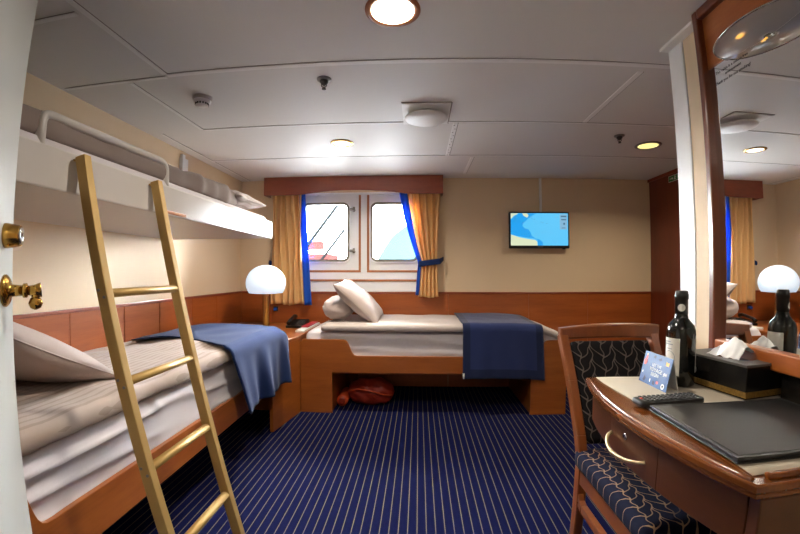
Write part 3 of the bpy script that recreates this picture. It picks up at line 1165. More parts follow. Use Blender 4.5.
tube(bm, [(-.60, 3.30, .13), (-.50, 3.26, .16), (-.40, 3.25, .15), (-.28, 3.27, .11), (-.22, 3.33, .09)], .008, 8)
obj('strap', bm, 'orange2', t)
t = thing('float_light', 'small red-orange roll lying left of the bundled bag under the bed', 'roll', (-.635, 3.33, 0))
bm = bmesh.new()
lathe(bm, [(.02, -.13), (.045, -.125), (.05, -.09), (.047, .0), (.05, .09), (.045, .125), (.02, .13)], (-.645, 3.40, .052), 'Y', 24)
obj('roll_body', bm, 'orange2', t)
bm = bmesh.new()
lathe(bm, [(.018, -.139), (.028, -.137), (.028, -.129), (.018, -.127)], (-.645, 3.40, .052), 'Y', 20)
obj('end_ring', bm, 'orange', t)

# ================================================================= VALANCE AND CURTAINS
t = thing('valance', 'reddish-brown wooden curtain box with an arched lower edge over the window', 'valance', (-.65, 3.8, 1.9))
bm = bmesh.new()
pts = [(-1.537, H - .001), (-1.537, 1.908)]
pts += [(-1.35, 1.908), (-1.22, 1.909)]
for k in range(17):
    x = -1.15 + k / 16 * 1.03
    pts.append((x, 1.912 + .038 * (1 - abs((x + .635) / .515) ** 2.2)))
pts += [(-.06, 1.909), (.243, 1.908), (.243, H - .001)]
prism(bm, pts, 'Y', 3.775, 3.797, .002)
obj('front_board', bm, 'valance', t)
for x in (-1.537, .223):
    bm = bmesh.new()
    bx(bm, (x, 3.797, 1.908), (x + .02, YB, H - .001), .002)
    obj('side_board', bm, 'valance', t)
bm = bmesh.new()
tube(bm, [(-1.515, 3.86, 1.985), (.222, 3.86, 1.985)], .01, 10)
obj('curtain_rail', bm, 'white', t)

def pleat(u, n, amp, ph=0):
    return amp * (math.sin(2 * PI * n * u + ph) + .3 * math.sin(4 * PI * n * u + 1 + ph))
t = thing('curtain', 'straight gold curtain with a blue lining left of the window', 'curtain', (-1.3, 3.84, .82), 'window curtains')
def cl(u, v):
    x = -1.475 + .30 * u + .05 * v * u + .012 * math.sin(v * 5 + u * 8)
    return (x, 3.852 + pleat(u, 5, .034 * (1 - .25 * v)), 1.965 - v * 1.145 + .008 * math.sin(u * 9))
obj('drape', cloth(cl, 96, 30, .005), 'curtain', t)
def ll(u, v):
    x = -1.19 + .07 * v + (.062 + .01 * v) * u
    return (x, 3.822 + .012 * math.sin(u * 3.1) - .02 * v, 1.965 - v * 1.145)
obj('lining', cloth(ll, 10, 24, .005), 'lining', t)
bm = bmesh.new()
tube(bm, [(-1.475, 3.83, 1.235), (-1.50, 3.86, 1.238), (-1.515, 3.905, 1.245)], .011, 8, True, 0, 2.2)
obj('tieback', bm, 'blanket', t)

t = thing('curtain', 'gold curtain gathered by a blue tieback right of the window', 'curtain', (.08, 3.84, .9), 'window curtains')
def edges(v):
    z = 1.965 - v * 1.065
    if z > 1.25:
        k = (z - 1.25) / (1.965 - 1.25)
        L = .030 - .150 * k ** .8
        Rr = .185 + .035 * k ** 1.3
    else:
        k = (1.25 - z) / .35
        L = .030 - .03 * k ** .7
        Rr = .185 + .012 * k
    return z, L, Rr
def cr(u, v):
    z, L, Rr = edges(v)
    wdt = Rr - L
    return (L + wdt * u, 3.835 + pleat(u, 5, .014 + .05 * wdt * .8), z + .006 * math.sin(u * 8))
obj('drape', cloth(cr, 96, 36, .005), 'curtain', t)
def lr(u, v):
    z, L, Rr = edges(v)
    w = (.075 if z > 1.25 else .02) * (1 - .55 * max(0, min(1, (1.7 - z) / .45))) if z > 1.25 else .030
    return (L - w * (1 - u) + .006, 3.815 + .01 * math.sin(u * 3), z + .02 * (v > .97))
obj('lining', cloth(lr, 8, 36, .005), 'lining', t)
def tb(u, v):
    a = PI * (-.05 + 1.1 * u)
    if u < .75:
        x = .012 + u / .75 * .20
        y = 3.80 - .02 * math.sin(u / .75 * PI)
        z = 1.225 + .035 * u
    else:
        k = (u - .75) / .25
        x = .212 + .04 * k
        y = 3.80 + .10 * k
        z = 1.251 + .03 * k
    return (x, y, z + .028 * (v * 2 - 1) * (1 - .35 * max(0, u - .75) / .25))
obj('tieback', cloth(tb, 24, 4, .006), 'blanket', t)

t = thing('wall_socket', 'small dark socket on the wainscot below the left curtain', 'socket', (-1.40, YB - .012, .76))
bm = bmesh.new()
bx(bm, (-1.475, YB - .022, .745), (-1.425, YB - .012, .795), .003)
obj('plate', bm, 'darkgrey', t)
bm = bmesh.new()
lathe(bm, [(.016, 0), (.016, -.03), (.011, -.036)], (-1.45, YB - .022, .77), 'Y', 16)
obj('plug', bm, 'lining', t)

# ================================================================= TELEVISION
TX0, TX1, TZ0, TZ1, TY = .893, 1.488, 1.378, 1.737, 3.84
t = thing('television', 'small flat television showing a blue sea chart on the back wall', 'television', (1.19, 3.86, TZ0))
bm = bmesh.new()
bx(bm, (TX0, TY, TZ0), (TX1, TY + .035, TZ1), .006)
obj('casing', bm, 'blackplastic', t)
bm = bmesh.new()
SX0, SX1, SZ0, SZ1 = TX0 + .014, TX1 - .014, TZ0 + .028, TZ1 - .014
bx(bm, (SX0, TY - .002, SZ0), (SX1, TY + .001, SZ1))
scr = obj('screen', bm, 'mapsea', t)
def S(pts):
    return [(SX0 + (SX1 - SX0) * a, SZ0 + (SZ1 - SZ0) * b) for a, b in pts]
bm = bmesh.new()
prism(bm, S([(0, .35), (.10, .30), (.25, .25), (.38, .23), (.46, .18), (.47, 0), (.555, 0), (.55, .10), (.50, .18), (.42, .22), (.36, .30), (.34, .40), (.30, .50), (.24, .53), (.20, .60), (.21, .68), (.27, .78), (.33, .88), (.44, .99), (.14, .99), (.05, .90), (.02, .82), (0, .80)]), 'Y', TY - .0035, TY - .002)
obj('sea_strait', bm, 'mapdeep', scr)
bm = bmesh.new()
prism(bm, S([(0, 0), (.46, 0), (.455, .12), (.42, .17), (.3, .20), (.15, .25), (0, .34)]), 'Y', TY - .0045, TY - .002)
obj('land', bm, 'mapland', scr)
bm = bmesh.new()
prism(bm, S([(0, .82), (.05, .92), (.12, .98), (.12, .995), (0, .995)]), 'Y', TY - .0045, TY - .002)
obj('land', bm, 'mapland', scr)
bm = bmesh.new()
prism(bm, S([(.20, .995), (.22, .92), (.28, .86), (.31, .92), (.28, .995)]), 'Y', TY - .0045, TY - .002)
obj('land', bm, 'mapland', scr)
bm = bmesh.new()
bx(bm, (SX0 + .855 * (SX1 - SX0), TY - .0035, SZ0 + .50 * (SZ1 - SZ0)), (SX0 + .985 * (SX1 - SX0), TY - .002, SZ0 + .97 * (SZ1 - SZ0)))
obj('side_panel', bm, 'mappanel', scr)
def ink(a0, b0, a1, b1):
    bm = bmesh.new()
    bx(bm, (SX0 + a0 * (SX1 - SX0), TY - .005, SZ0 + b0 * (SZ1 - SZ0)), (SX0 + a1 * (SX1 - SX0), TY - .003, SZ0 + b1 * (SZ1 - SZ0)))
    obj('chart_print', bm, 'mapink', scr)
ink(.872, .885, .972, .925)
ink(.880, .785, .968, .82)
ink(.885, .535, .955, .555)
bm = bmesh.new()
prism(bm, S([(.93 + .018 * math.cos(a), .675 + .04 * math.sin(a)) for a in [PI / 3 * i for i in range(6)]]), 'Y', TY - .005, TY - .003)
obj('chart_print', bm, 'mapink', scr)
for a, b in ((.52, .72), (.55, .70), (.36, .82), (.40, .80), (.62, .68), (.32, .86)):
    ink(a, b, a + .014, b + .012)
bm = bmesh.new()
for k in range(6):
    bx(bm, (1.176 + k * .0085, TY - .001, TZ0 + .011), (1.182 + k * .0085, TY + .001, TZ0 + .018))
obj('maker_mark', bm, 'greyink', t)
bm = bmesh.new()
bx(bm, (1.42, TY + .004, TZ0 - .008), (1.45, TY + .02, TZ0 + .002), .002)
obj('sensor', bm, 'blackplastic', t)
bm = bmesh.new()
bx(bm, (1.08, TY + .034, 1.46), (1.30, YB, 1.66), .004)
obj('wall_bracket', bm, 'darkgrey', t)
bm = bmesh.new()
bx(bm, (1.214, YB - .018, TZ1 - .03), (1.237, YB, H - .001), .003)
o = obj('cable_cover', bm, 'white')
tag(o, 'white vertical cable cover above the television', 'cable cover')

# escape-route sign on the wardrobe
t = thing('exit_sign', 'green escape sign with white pictograms high on the dark wardrobe', 'sign', (XR - .02, 3.46, 2.0))
ex = XR - .021
bm = bmesh.new()
bx(bm, (ex - .003, 3.30, 1.985), (ex, 3.57, 2.042), .001)
obj('board', bm, 'whiteink', t)
bm = bmesh.new()
bx(bm, (ex - .004, 3.305, 1.989), (ex - .002, 3.43, 2.038))
bx(bm, (ex - .004, 3.435, 1.989), (ex - .002, 3.565, 2.038))
obj('green_field', bm, 'green', t)
def G(y, z):
    return (3.565 - y, 1.989 + z)
bm = bmesh.new()
prism(bm, [G(.02, .022), (3.565 - .05, 1.989 + .022), G(.05, .012), G(.07, .0245), G(.05, .037), G(.05, .027), G(.02, .027)], 'X', ex - .005, ex - .003)
obj('pictogram', bm, 'whiteink', t)
bm = bmesh.new()
lathe(bm, [(.0045, -.005), (.0045, -.003)], (ex, 3.565 - .098, 2.03), 'X', 10)
obj('pictogram', bm, 'whiteink', t)
bm = bmesh.new()
prism(bm, [G(.085, .034), G(.103, .036), G(.112, .026), G(.106, .024), G(.102, .030), G(.099, .022), G(.108, .012), G(.103, .006), G(.094, .016), G(.084, .006), G(.079, .008), G(.090, .022), G(.092, .031), G(.086, .030)], 'X', ex - .005, ex - .003)
obj('pictogram', bm, 'whiteink', t)
bm = bmesh.new()
prism(bm, [G(.15, .004), G(.175, .004), G(.175, .045), G(.15, .045)], 'X', ex - .005, ex - .003)
obj('pictogram', bm, 'whiteink', t)

# ================================================================= DESK
DZ = .785
def bow(y, off=0):
    return .522 + off + .058 * ((y - .97) / .37) ** 2
def outline(off, y0, y1, back, n=24):
    pts = [(bow(y0 + (y1 - y0) * k / n, off), y0 + (y1 - y0) * k / n) for k in range(n + 1)]
    return pts + [(back, y1), (back, y0)]
t = thing('writing_desk', 'bow-fronted cherry wood desk against the mirror wall', 'desk', (.8, .97, 0))
bm = bmesh.new()
prism(bm, outline(0, .60, 1.34, XW - .002), 'Z', DZ - .018, DZ, .004)
prism(bm, outline(.006, .604, 1.336, XW - .002), 'Z', DZ - .030, DZ - .018, .003)
obj('desk_top', bm, 'desk', t)
bm = bmesh.new()
# moulded bead along the bow and the near end of the top
n = 30
tube(bm, [(bow(.62 + .70 * k / n, .014), .62 + .70 * k / n, DZ - .0005) for k in range(n + 1)], .006, 8)
obj('edge_bead', bm, 'desk', t)
bm = bmesh.new()
bx(bm, (.615, .612, DZ), (XW - .004, .626, DZ + .012), .004)
obj('edge_rail', bm, 'desk', t)
def apron(y0, y1, off, z0, z1, th=.018, n=14):
    bm = bmesh.new()
    a = [(bow(y0 + (y1 - y0) * k / n, off), y0 + (y1 - y0) * k / n) for k in range(n + 1)]
    b = [(bow(y0 + (y1 - y0) * k / n, off + th), y0 + (y1 - y0) * k / n) for k in range(n, -1, -1)]
    prism(bm, a + b, 'Z', z0, z1, .0015)
    return bm
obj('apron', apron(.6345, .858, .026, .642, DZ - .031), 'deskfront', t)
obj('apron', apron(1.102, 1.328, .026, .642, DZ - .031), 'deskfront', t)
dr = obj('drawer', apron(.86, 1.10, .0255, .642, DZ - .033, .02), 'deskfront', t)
bm = bmesh.new()
hp = curve_pts((0, 1.088, .694), (0, .905, .688), (0, 1.075, .660), (0, .96, .664), 14)
tube(bm, [(bow(p.y, .027) - .030 * math.sin(PI * min(1, max(0, k / 14))) ** .6, p.y, p.z) for k, p in enumerate(hp)], .0050, 10)
obj('pull_handle', bm, 'palebrass', dr)
bm = bmesh.new()
lathe(bm, [(.009, 0), (.009, -.004), (.006, -.005), (.003, -.003)], (bow(1.0, .0265), 1.0, .716), 'X', 18)
obj('lock', bm, 'chrome', dr)
bm = bmesh.new()
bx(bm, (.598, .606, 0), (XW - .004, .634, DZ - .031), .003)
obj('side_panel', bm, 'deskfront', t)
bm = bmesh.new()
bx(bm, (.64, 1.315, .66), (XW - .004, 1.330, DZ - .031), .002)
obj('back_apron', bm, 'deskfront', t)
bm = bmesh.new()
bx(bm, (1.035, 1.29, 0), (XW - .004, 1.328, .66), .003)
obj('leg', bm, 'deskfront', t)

def rn(u, v):
    y = .632 + (1.325 - .632) * v
    x0 = .598 + .012 * math.sin(v * 3) + .01 * (v > .9) * (v - .9) * 10
    return (x0 + (1.055 - x0) * u, y, DZ + .0025 + .0012 * math.sin(u * 9 + v * 7))
o = obj('table_runner', cloth(rn, 20, 30, .0014), 'linen')
tag(o, 'off-white linen runner laid along the desk top', 'table runner')
RZ = DZ + .0048

def rot(cx, cy, deg):
    return Matrix.Translation((cx, cy, 0)) @ Matrix.Rotation(math.radians(deg), 4, 'Z')

# tent card
t = thing('tent_card', 'blue folded tent card with white lettering on the desk', 'tent card', (.765, 1.2, RZ))
A0, A1 = Vector((.737, 1.275, RZ)), Vector((.737, 1.125, RZ))
R0, R1 = Vector((.764, 1.281, RZ + .098)), Vector((.764, 1.131, RZ + .098))
C0, C1 = Vector((.788, 1.288, RZ)), Vector((.788, 1.140, RZ))
def sheet(a, b, c, d, th=.0012):
    nn = (b - a).cross(d - a).normalized() * th
    bm = bmesh.new()
    v = [bm.verts.new(p + k) for k in (Vector((0, 0, 0)), nn) for p in (a, b, c, d)]
    for q in ((3, 2, 1, 0), (4, 5, 6, 7), (0, 1, 5, 4), (1, 2, 6, 5), (2, 3, 7, 6), (3, 0, 4, 7)):
        bm.faces.new([v[i] for i in q])
    bmesh.ops.recalc_face_normals(bm, faces=bm.faces)
    return bm
cardf = obj('front_panel', sheet(A0, A1, R1, R0), 'cardblue', t)
obj('back_panel', sheet(C0, C1, R1, R0), 'paper', t)
ux = (A1 - A0).normalized()
uy = (R0 - A0).normalized()
un = ux.cross(uy).normalized()
def card(u, v, lift=.0012):
    return A0 + ux * u * .15 + uy * v * .103 + un * lift
if un.x > 0:
    un = -un
def cardpoly(nm, mat, pts, lift=.0016):
    bm = bmesh.new()
    bm.faces.new([bm.verts.new(card(a, b, lift)) for a, b in pts])
    obj(nm, bm, mat, cardf)
def cmat(u, v):
    return Matrix(((ux.x, uy.x, un.x, card(u, v).x), (ux.y, uy.y, un.y, card(u, v).y), (ux.z, uy.z, un.z, card(u, v).z), (0, 0, 0, 1)))
for body, v, sz in (('LET THE', .63, .0135), ('VOYAGE', .49, .0170), ('BEGIN', .345, .0150)):
    obj('lettering', text_bm(body, sz, cmat(.52, v), .0006), 'whiteink', cardf)
cardpoly('red_motif', 'cardred', [(.09 + .055 * math.cos(a), .66 + .105 * math.sin(a)) for a in [PI / 6 * i for i in range(12)]])
cardpoly('red_motif', 'cardred', [(.11 + .035 * math.cos(a), .80 + .055 * math.sin(a)) for a in [PI / 5 * i for i in range(10)]])
cardpoly('red_motif', 'cardred', [(.62, .12), (.69, .12), (.69, .2), (.62, .2)])
for cx_, cy_ in ((.86, .80), (.11, .89)):
    cardpoly('yellow_motif', 'cardyellow', [(cx_ - .05, cy_ - .07), (cx_ + .05, cy_ - .07), (cx_ + .05, cy_ + .05), (cx_, cy_ + .02), (cx_ - .05, cy_ + .06)] if cx_ > .5 else [(cx_ + .02 * math.cos(a), cy_ + .03 * math.sin(a)) for a in [PI / 4 * i for i in range(8)]])
cardpoly('white_motif', 'whiteink', [(.86 + .055 * math.cos(a), .12 + .08 * math.sin(a)) for a in [PI / 8 * i for i in range(16)]])
cardpoly('white_motif', 'whiteink', [(.80, .40), (.84, .44), (.84, .52), (.80, .50)])
cardpoly('white_motif', 'whiteink', [(.86, .43), (.91, .43), (.91, .53), (.88, .49), (.86, .53)])
cardpoly('white_motif', 'whiteink', [(.38, .10), (.41, .10), (.41, .2), (.38, .2)])
cardpoly('white_motif', 'whiteink', [(.06, .30), (.08, .30), (.08, .36), (.06, .36)])
cardpoly('dark_motif', 'navydark', [(.33, .86), (.42, .83), (.44, .90), (.40, .94)])
cardpoly('dark_motif', 'navydark', [(.52, .84), (.58, .80), (.65, .84), (.62, .91)])
cardpoly('dark_motif', 'navydark', [(.13, .08), (.2, .05), (.24, .15), (.18, .25)])
cardpoly('dark_motif', 'navydark', [(.5, .06), (.58, .06), (.56, .16), (.5, .18)])
cardpoly('dark_motif', 'navydark', [(.86 + .03 * math.cos(a), .12 + .045 * math.sin(a)) for a in [PI / 4 * i for i in range(8)]], .0019)

# wine bottle
t = thing('wine_bottle', 'dark wine bottle with a pale label standing on the desk', 'bottle', (.862, 1.238, RZ))
bxc, byc = .838, 1.208
k = 1.02
bm = bmesh.new()
lathe(bm, [(.012, RZ + .006), (.036, RZ), (.0425, RZ + .004), (.0435, RZ + .05), (.0435, RZ + .165), (.0425, RZ + .178), (.038, RZ + .191), (.028, RZ + .203), (.0205, RZ + .213), (.0185, RZ + .228), (.0180, RZ + .288), (.012, RZ + .291)], (bxc, byc, 0), 'Z', 48)
obj('glass_body', bm, 'bottle', t)
bm = bmesh.new()
lathe(bm, [(.0195, RZ + .226), (.0192, RZ + .272), (.0208, RZ + .274), (.0208, RZ + .288), (.0194, RZ + .290), (.0194, RZ + .297), (.016, RZ + .300)], (bxc, byc, 0), 'Z', 36)
obj('capsule', bm, 'capsule', t)
def cyl_patch(a0, a1, z0, z1, r, n=20):
    bm = bmesh.new()
    g = []
    for i in range(n + 1):
        a = math.radians(a0 + (a1 - a0) * i / n)
        g.append([bm.verts.new((bxc + r * math.cos(a), byc + r * math.sin(a), z)) for z in (z0, z1)])
    for i in range(n):
        bm.faces.new((g[i][0], g[i + 1][0], g[i + 1][1], g[i][1])).smooth = True
    return bm
lb = obj('label', cyl_patch(150, 232, RZ + .035, RZ + .152, .0440), 'label', t)
bm = bmesh.new()
for i, (z, a0, a1) in enumerate(((.14, 165, 195), (.132, 165, 205), (.118, 170, 200), (.06, 165, 215), (.052, 165, 205))):
    b2 = cyl_patch(a0, a1, RZ + z - .0015, RZ + z + .0015, .0443, 8)
    me = bpy.data.meshes.new('tmp'); b2.to_mesh(me); b2.free(); bm.from_mesh(me); bpy.data.meshes.remove(me)
for j in range(24):
    a = 2 * PI * j / 24
    b = 2 * PI * (j + 1) / 24
    q = []
    for ang, rr in ((a, .020), (b, .020), (b, .018), (a, .018)):
        aa = math.radians(188) + rr * math.cos(ang) / .0443
        q.append(bm.verts.new((bxc + .0443 * math.cos(aa), byc + .0443 * math.sin(aa), RZ + .092 + rr * math.sin(ang))))
    bm.faces.new(q)
obj('print', bm, 'greyink', lb)
obj('back_label', cyl_patch(-50, 72, RZ + .045, RZ + .16, .0440), 'label', t)
bm = bmesh.new()
vs = []
for j in range(24):
    ang = 2 * PI * j / 24
    aa = math.radians(236) + .0115 * math.cos(ang) / .0198
    vs.append(bm.verts.new((bxc + .0203 * math.cos(aa), byc + .0203 * math.sin(aa), RZ + .247 + .0115 * math.sin(ang))))
vc = bm.verts.new((bxc + .0203 * math.cos(math.radians(236)), byc + .0203 * math.sin(math.radians(236)), RZ + .247))
for j in range(24):
    bm.faces.new((vc, vs[j], vs[(j + 1) % 24]))
ns = obj('neck_seal', bm, 'label', t)

# tissue box
t = thing('tissue_box', 'black lacquered tissue box with an embossed gold band on the desk', 'tissue box', (.97, 1.15, RZ))
mt = rot(.978, 1.150, 8)
def TB(lo, hi, bev=0):
    bm = B(lo, hi, bev)
    bm.transform(mt)
    return bm
tx, ty = .078, .120
obj('box_body', TB((-tx, -ty, RZ), (tx, ty, RZ + .092), .003), 'blacklacq', t)
obj('gold_band', TB((-tx - .001, -ty - .001, RZ + .004), (tx + .001, ty + .001, RZ + .022), .001), 'goldband', t)
bm = bmesh.new()
inner = [(.05 * math.cos(a), .075 * math.sin(a)) for a in [2 * PI * k / 32 for k in range(32)]]
outer = []
for x, y in inner:
    s = min((tx + .003) / max(1e-6, abs(x)), (ty + .003) / max(1e-6, abs(y)))
    outer.append((x * s, y * s))
vo = [[bm.verts.new((p[0], p[1], z)) for p in pts] for pts in (outer, inner) for z in (RZ + .092, RZ + .099)]
for k in range(32):
    j = (k + 1) % 32
    for a, b in ((0, 1), (1, 3), (3, 2), (2, 0)):
        bm.faces.new((vo[a][k], vo[a][j], vo[b][j], vo[b][k]))
bmesh.ops.recalc_face_normals(bm, faces=bm.faces)
bm.transform(mt)
obj('lid', bm, 'silverlid', t)
bm = bmesh.new()
lathe(bm, [(.010, -.001), (.010, -.0035), (.004, -.0035)], (0, 0, 0), 'X', 16)
bm.transform(mt @ Matrix.Translation((-tx, .07, RZ + .048)))
obj('clasp', bm, 'darkgrey', t)
def tis(u, v):
    a, b = u * 2 - 1, v * 2 - 1
    x = .034 * a * (1 + .9 * max(0, b * .2))
    y = .058 * b
    zz = RZ + .098 + .056 * max(0, 1 - abs(a) ** 1.5) * (1 - .55 * abs(b + .1) ** 1.2) * (1 - .25 * b) + .010 * nz(a * 2, b * 3, 6)
    return mt @ Vector((x * 1.15 + .006 * nz(b * 2, a * 2, 1), y, max(RZ + .096, zz)))
obj('tissue', cloth(tis, 34, 34, .001), 'tissue', t)

# remote control
t = thing('remote_control', 'long black remote control lying across the desk runner', 'remote control', (.68, 1.03, RZ))
mt = rot(.684, 1.030, 5)
bm = soft((-.098, -.026, RZ), (.098, .026, RZ + .020), .008, (24, 10, 6))
bm.transform(mt)
rb = obj('casing', bm, 'blackplastic', t)
bm = bmesh.new()
for i in range(12):
    for j in range(4):
        x, y = -.078 + i * .0142, -.0165 + j * .011
        bx(bm, (x - .0042, y - .0036, RZ + .019), (x + .0042, y + .0036, RZ + .0222), .001, 1)
bm.transform(mt)
obj('button_pad', bm, 'darkgrey', t)
bm = bmesh.new()
bx(bm, (-.088, -.004, RZ + .019), (-.081, .004, RZ + .0222), .001, 1)
bm.transform(mt)
obj('power_button', bm, 'cardred', t)

# leather folder
t = thing('leather_folder', 'closed black leather document folder lying on the desk', 'folder', (.79, .82, RZ))
mt = rot(.797, .825, -1)
def LF(lo, hi, bev):
    bm = B(lo, hi, bev)
    bm.transform(mt)
    return bm
fx, fy = .198, .158
obj('back_cover', LF((-fx, -fy, RZ), (fx, fy, RZ + .004), .0015), 'leather', t)
obj('pages', LF((-fx + .006, -fy + .006, RZ + .004), (fx - .004, fy - .006, RZ + .010), .0005), 'darkgrey', t)
obj('front_cover', LF((-fx, -fy, RZ + .010), (fx, fy, RZ + .0145), .002), 'leather', t)
bm = bmesh.new()
for s in (-1, 1):
    tube(bm, [(s * (fx - .008), -fy + .008, RZ + .0146), (s * (fx - .008), fy - .008, RZ + .0146)], .0012, 5)
    tube(bm, [(-fx + .008, s * (fy - .008), RZ + .0146), (fx - .008, s * (fy - .008), RZ + .0146)], .0012, 5)
bm.transform(mt)
obj('stitched_seam', bm, 'darkgrey', t)

# black organiser against the wall
t = thing('desk_organizer', 'low black box against the wall under the mirror behind the folder', 'organizer', (1.05, .9, RZ))
bm = bmesh.new()
bx(bm, (1.030, .72, RZ), (XW - .003, 1.015, RZ + .098), .003)
obj('box_body', bm, 'blacklacq', t)
bm = bmesh.new()
bx(bm, (1.028, .80, RZ + .075), (1.0305, .985, RZ + .082), .001)
obj('front_slot', bm, 'darkgrey', t)

# ================================================================= MIRROR AND ITS LAMP
t = thing('wall_mirror', 'tall wood-framed mirror on the wall above the desk', 'mirror', (1.05, 1.0, .88))
MY0, MY1 = .05, 1.318
bm = bmesh.new()
bx(bm, (1.004, 1.271, .80), (XW, 1.298, H - .002), .005)
obj('frame_stile', bm, 'frame', t)
bm = bmesh.new()
bx(bm, (1.004, MY0, .80), (XW, MY0 + .05, H - .002), .007)
obj('frame_stile', bm, 'frame', t)
bm = bmesh.new()
bx(bm, (1.004, MY0 + .05, 2.052), (XW, 1.271, H - .002), .005)
obj('top_rail', bm, 'frame', t)
bm = bmesh.new()
bx(bm, (1.026, MY0 + .05, 1.857), (XW, 1.271, 2.052), .002)
obj('head_panel', bm, 'panelorange', t)
bm = bmesh.new()
bx(bm, (1.008, MY0 + .05, .868), (XW, 1.271, .922), .004)
obj('bottom_rail', bm, 'panelorange', t)
bm = bmesh.new()
bx(bm, (1.030, MY0 + .05, .922), (XW, 1.271, 1.857))
gl = obj('mirror_glass', bm, 'mirror', t)
def onwall(y, z):
    return basis((1.0297, y, z), (0, -1, 0), (0, 0, 1))
for body, y, z in (('This cabin is a smoke free', 1.165, 1.828), ('environment', 1.16, 1.811), ('Thank you for not smoking!', 1.165, 1.791)):
    bm = text_bm(body, .0145, onwall(y, z), .0002)
    obj('lettering', bm, 'ink', gl)

t = thing('mirror_lamp', 'half-oval glass lamp fixed to the mirror above its printed notice', 'wall lamp', (1.05, 1.02, 1.86))
LY, LZ, LA, LX = 1.0, 1.856, .185, .122
bm = bmesh.new()
nn, mm = 40, 10
g = []
for i in range(mm + 1):
    r = i / mm
    row = []
    for k in range(nn + 1):
        a = PI * k / nn
        y = LY + LA * r * math.cos(a)
        x = 1.0295 - LX * r * math.sin(a)
        z = LZ - .020 * (1 - r * r)
        row.append(bm.verts.new((x, y, z)))
    g.append(row)
for i in range(1, mm):
    for k in range(nn):
        bm.faces.new((g[i][k], g[i][k + 1], g[i + 1][k + 1], g[i + 1][k])).smooth = True
for k in range(nn):
    bm.faces.new((g[1][k], g[1][k + 1], g[0][0])).smooth = True
bmesh.ops.remove_doubles(bm, verts=bm.verts, dist=1e-5)
obj('glass_shade', bm, 'lampglass', t)
bm = bmesh.new()
tube(bm, [(1.0295 - LX * math.sin(PI * k / nn), LY + LA * math.cos(PI * k / nn), LZ) for k in range(nn + 1)], .003, 8)
obj('rim', bm, 'chrome', t)
bm = bmesh.new()
bx(bm, (1.023, LY - LA, LZ - .006), (1.0305, LY + LA, LZ + .004), .001)
obj('fixing_rail', bm, 'steel', t)
bm = bmesh.new()
lathe(bm, [(.006, 0), (.007, -.006), (.004, -.01)], (1.023, 1.10, LZ - .003), 'X', 12)
obj('screw', bm, 'chrome', t)
bm = bmesh.new()
lathe(bm, [(.002, -.014), (.005, -.010), (.006, .0), (.004, .012), (.002, .014)], (.985, 1.065, LZ + .010), 'Y', 16)
obj('bulb', bm, 'bulb', t)
bm = bmesh.new()
bx(bm, (.992, 1.02, LZ + .004), (1.026, 1.10, LZ + .03), .003)
obj('lamp_holder', bm, 'white', t)

# ================================================================= CHAIR
t = thing('desk_chair', 'wooden chair with net-patterned navy cloth pushed under the desk', 'chair', (.81, 1.25, 0))
for s, x in ((-1, .625), (1, .985)):
    bm = bmesh.new()
    xt = .607 if s < 0 else 1.003
    path = [(x, 1.475, 0), (x, 1.455, .25), (x, 1.45, .44), (x - .002 * s * -1, 1.475, .52), ((x + xt) / 2, 1.56, .71), (xt, 1.645, .885)]
    for a, b in zip(path, path[1:]):
        bar(bm, a, (Vector(b) + (Vector(b) - Vector(a)).normalized() * .004), .034, .044, (1, 0, 0), .004)
    obj('back_post', bm, 'chairwood', t)
bm = bmesh.new()
pts = []
n = 16
for k in range(n + 1):
    u = k / n
    pts.append((.592 + .434 * u, .868 + .006 * math.sin(u * PI)))
for k in range(n, -1, -1):
    u = k / n
    pts.append((.592 + .434 * u, .915 + .012 * math.sin(u * PI) + .010 * u))
prism(bm, pts, 'Y', 1.622, 1.662, .007)
obj('top_rail', bm, 'chairwood', t)
bm = bmesh.new()
bm2 = soft((.636, -.020, -.215), (.976, .020, .19), .012, (16, 4, 16))
bm2.transform(Matrix.Translation((0, 1.556, .685)) @ Matrix.Rotation(math.radians(-25.5), 4, 'X'))
bm.free()
obj('backrest', bm2, 'backnet', t)
bm = soft((.598, .955, .402), (1.012, 1.475, .475), .026, (20, 26, 6), lambda p, nn: .012 * max(0, nn.z) * (1 - ((p.x - .805) / .21) ** 2) * (1 - ((p.y - 1.21) / .27) ** 2))
obj('seat', bm, 'seatnet', t)
for x in (.612, .972):
    bm = bmesh.new()
    bx(bm, (x, .965, .345), (x + .026, 1.44, .402), .005)
    obj('seat_rail', bm, 'chairwood', t)
bm = bmesh.new()
bx(bm, (.63, .962, .350), (.985, .986, .402), .004)
obj('seat_rail', bm, 'chairwood', t)
for x in (.622, .985):
    bm = bmesh.new()
    bar(bm, (x, .985, 0), (x, .98, .402), .036, .036, (1, 0, 0), .004)
    obj('front_leg', bm, 'chairwood', t)
    bm = bmesh.new()
    pts = [(x, 1.447, .30), (x, 1.43, .272)] + [(x, y, .262) for y in (1.40, 1.2, 1.0)]
    for a, b in zip(pts, pts[1:]):
        bar(bm, a, b, .024, .034, (1, 0, 0), .004)
    obj('side_stretcher', bm, 'chairwood', t)

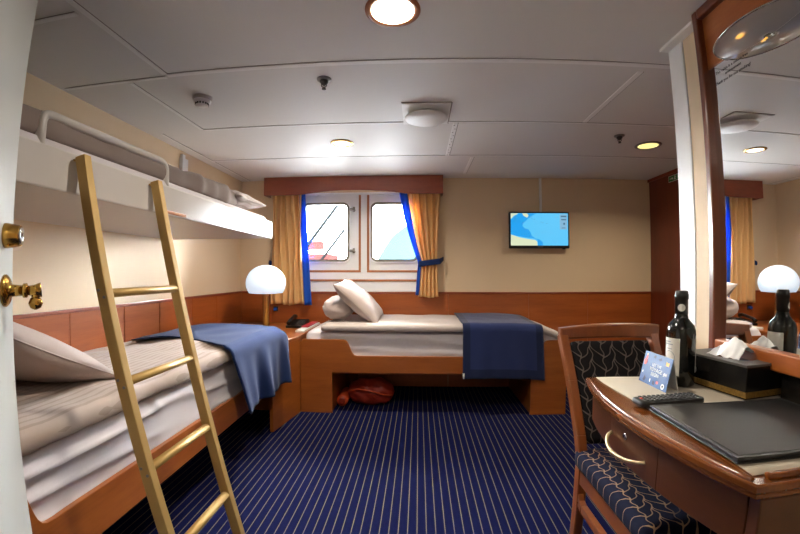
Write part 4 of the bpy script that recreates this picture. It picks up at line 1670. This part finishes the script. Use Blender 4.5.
# ================================================================= OUTSIDE THE WINDOWS
o = thing('loading_crane', 'faint grey boom and red deckhouse outside the left window pane', 'crane', (-6, 16, 0))
bm = bmesh.new()
tube(bm, [(-5.3, 16, 1.31), (-3.1, 16, 4.21)], .075, 8)
obj('boom', bm, 'boom', o)
bm = bmesh.new()
tube(bm, [(-4.3, 16.4, 1.4), (-3.1, 16.4, 2.95)], .06, 8)
obj('stay', bm, 'boom', o)
bm = bmesh.new()
bx(bm, (-5.3, 17, -3), (-3.9, 19, 1.95), .05)
obj('deckhouse', bm, 'redhull', o)
bm = bmesh.new()
bx(bm, (-5.1, 16.96, 2.1), (-4.2, 17.2, 2.5), .02)
obj('deck_rail', bm, 'redhull', o)
bm = bmesh.new()
pr = [(-5.2, -6), (-4.6, 1.6), (-3.5, 3.6), (-2.7, 4.8), (-1.4, 5.8), (0, 6.2), (7, 8.5), (14, 9), (14, -6)]
prism(bm, pr, 'Y', 40, 60, .1)
o = obj('ice_slope', bm, 'sealing')
tag(o, 'pale teal ice slope seen through the right window pane', 'slope')

# ================================================================= LIGHT, WORLD, CAMERA
def point(name, loc, e, col, r):
    ld = bpy.data.lights.new(name, 'POINT')
    ld.energy = e
    ld.color = col
    ld.shadow_soft_size = r
    o = bpy.data.objects.new(name, ld)
    COL.objects.link(o)
    o.location = loc
# added fill lamp behind the camera, no fitting modelled there
ld = bpy.data.lights.new('entry_fill_lamp', 'AREA')
ld.shape = 'DISK'
ld.size = .16
ld.energy = 4
ld.color = (1, .93, .82)
o = bpy.data.objects.new('entry_fill_lamp', ld)
COL.objects.link(o)
o.location = (0, -.55, H - .012)

w = bpy.data.worlds.new('sky')
SC.world = w
w.use_nodes = True
nt = w.node_tree
bg = nt.nodes['Background']
tc = nt.nodes.new('ShaderNodeTexCoord')
sp = nt.nodes.new('ShaderNodeSeparateXYZ')
nt.links.new(tc.outputs['Generated'], sp.inputs[0])
mr = nt.nodes.new('ShaderNodeMapRange')      # bright overcast sky above, darker sea below the horizon
mr.inputs[1].default_value = -.06
mr.inputs[2].default_value = .06
mr.inputs[3].default_value = 9.0
mr.inputs[4].default_value = 66.0
nt.links.new(sp.outputs[2], mr.inputs[0])
bg.inputs[0].default_value = (.93, .97, 1.0, 1)
nt.links.new(mr.outputs[0], bg.inputs[1])

cam = bpy.data.cameras.new('camera')
co = bpy.data.objects.new('camera', cam)
COL.objects.link(co)
co.location = (0, 0, 1.15)
co.rotation_euler = (PI / 2 + .0120, -.0005, .0462)
cam.sensor_width = 36
cam.lens = 17.9
cam.clip_start = .01
# the wide phone lens bends straight lines a little: same field with its mild barrel curve
cam.type = 'PANO'
cam.panorama_type = 'FISHEYE_LENS_POLYNOMIAL'
cam.fisheye_fov = 3.1
cam.fisheye_polynomial_k0 = 0.0
cam.fisheye_polynomial_k1 = -0.0570666997
cam.fisheye_polynomial_k2 = 0.0001266043
cam.fisheye_polynomial_k3 = 3.40838e-05
cam.fisheye_polynomial_k4 = -7.470570e-07
SC.camera = co

vs_ = SC.view_settings
vs_.view_transform = 'Standard'
vs_.look = 'None'
vs_.gamma = 1
vs_.use_curve_mapping = False
vs_.exposure = 1.2
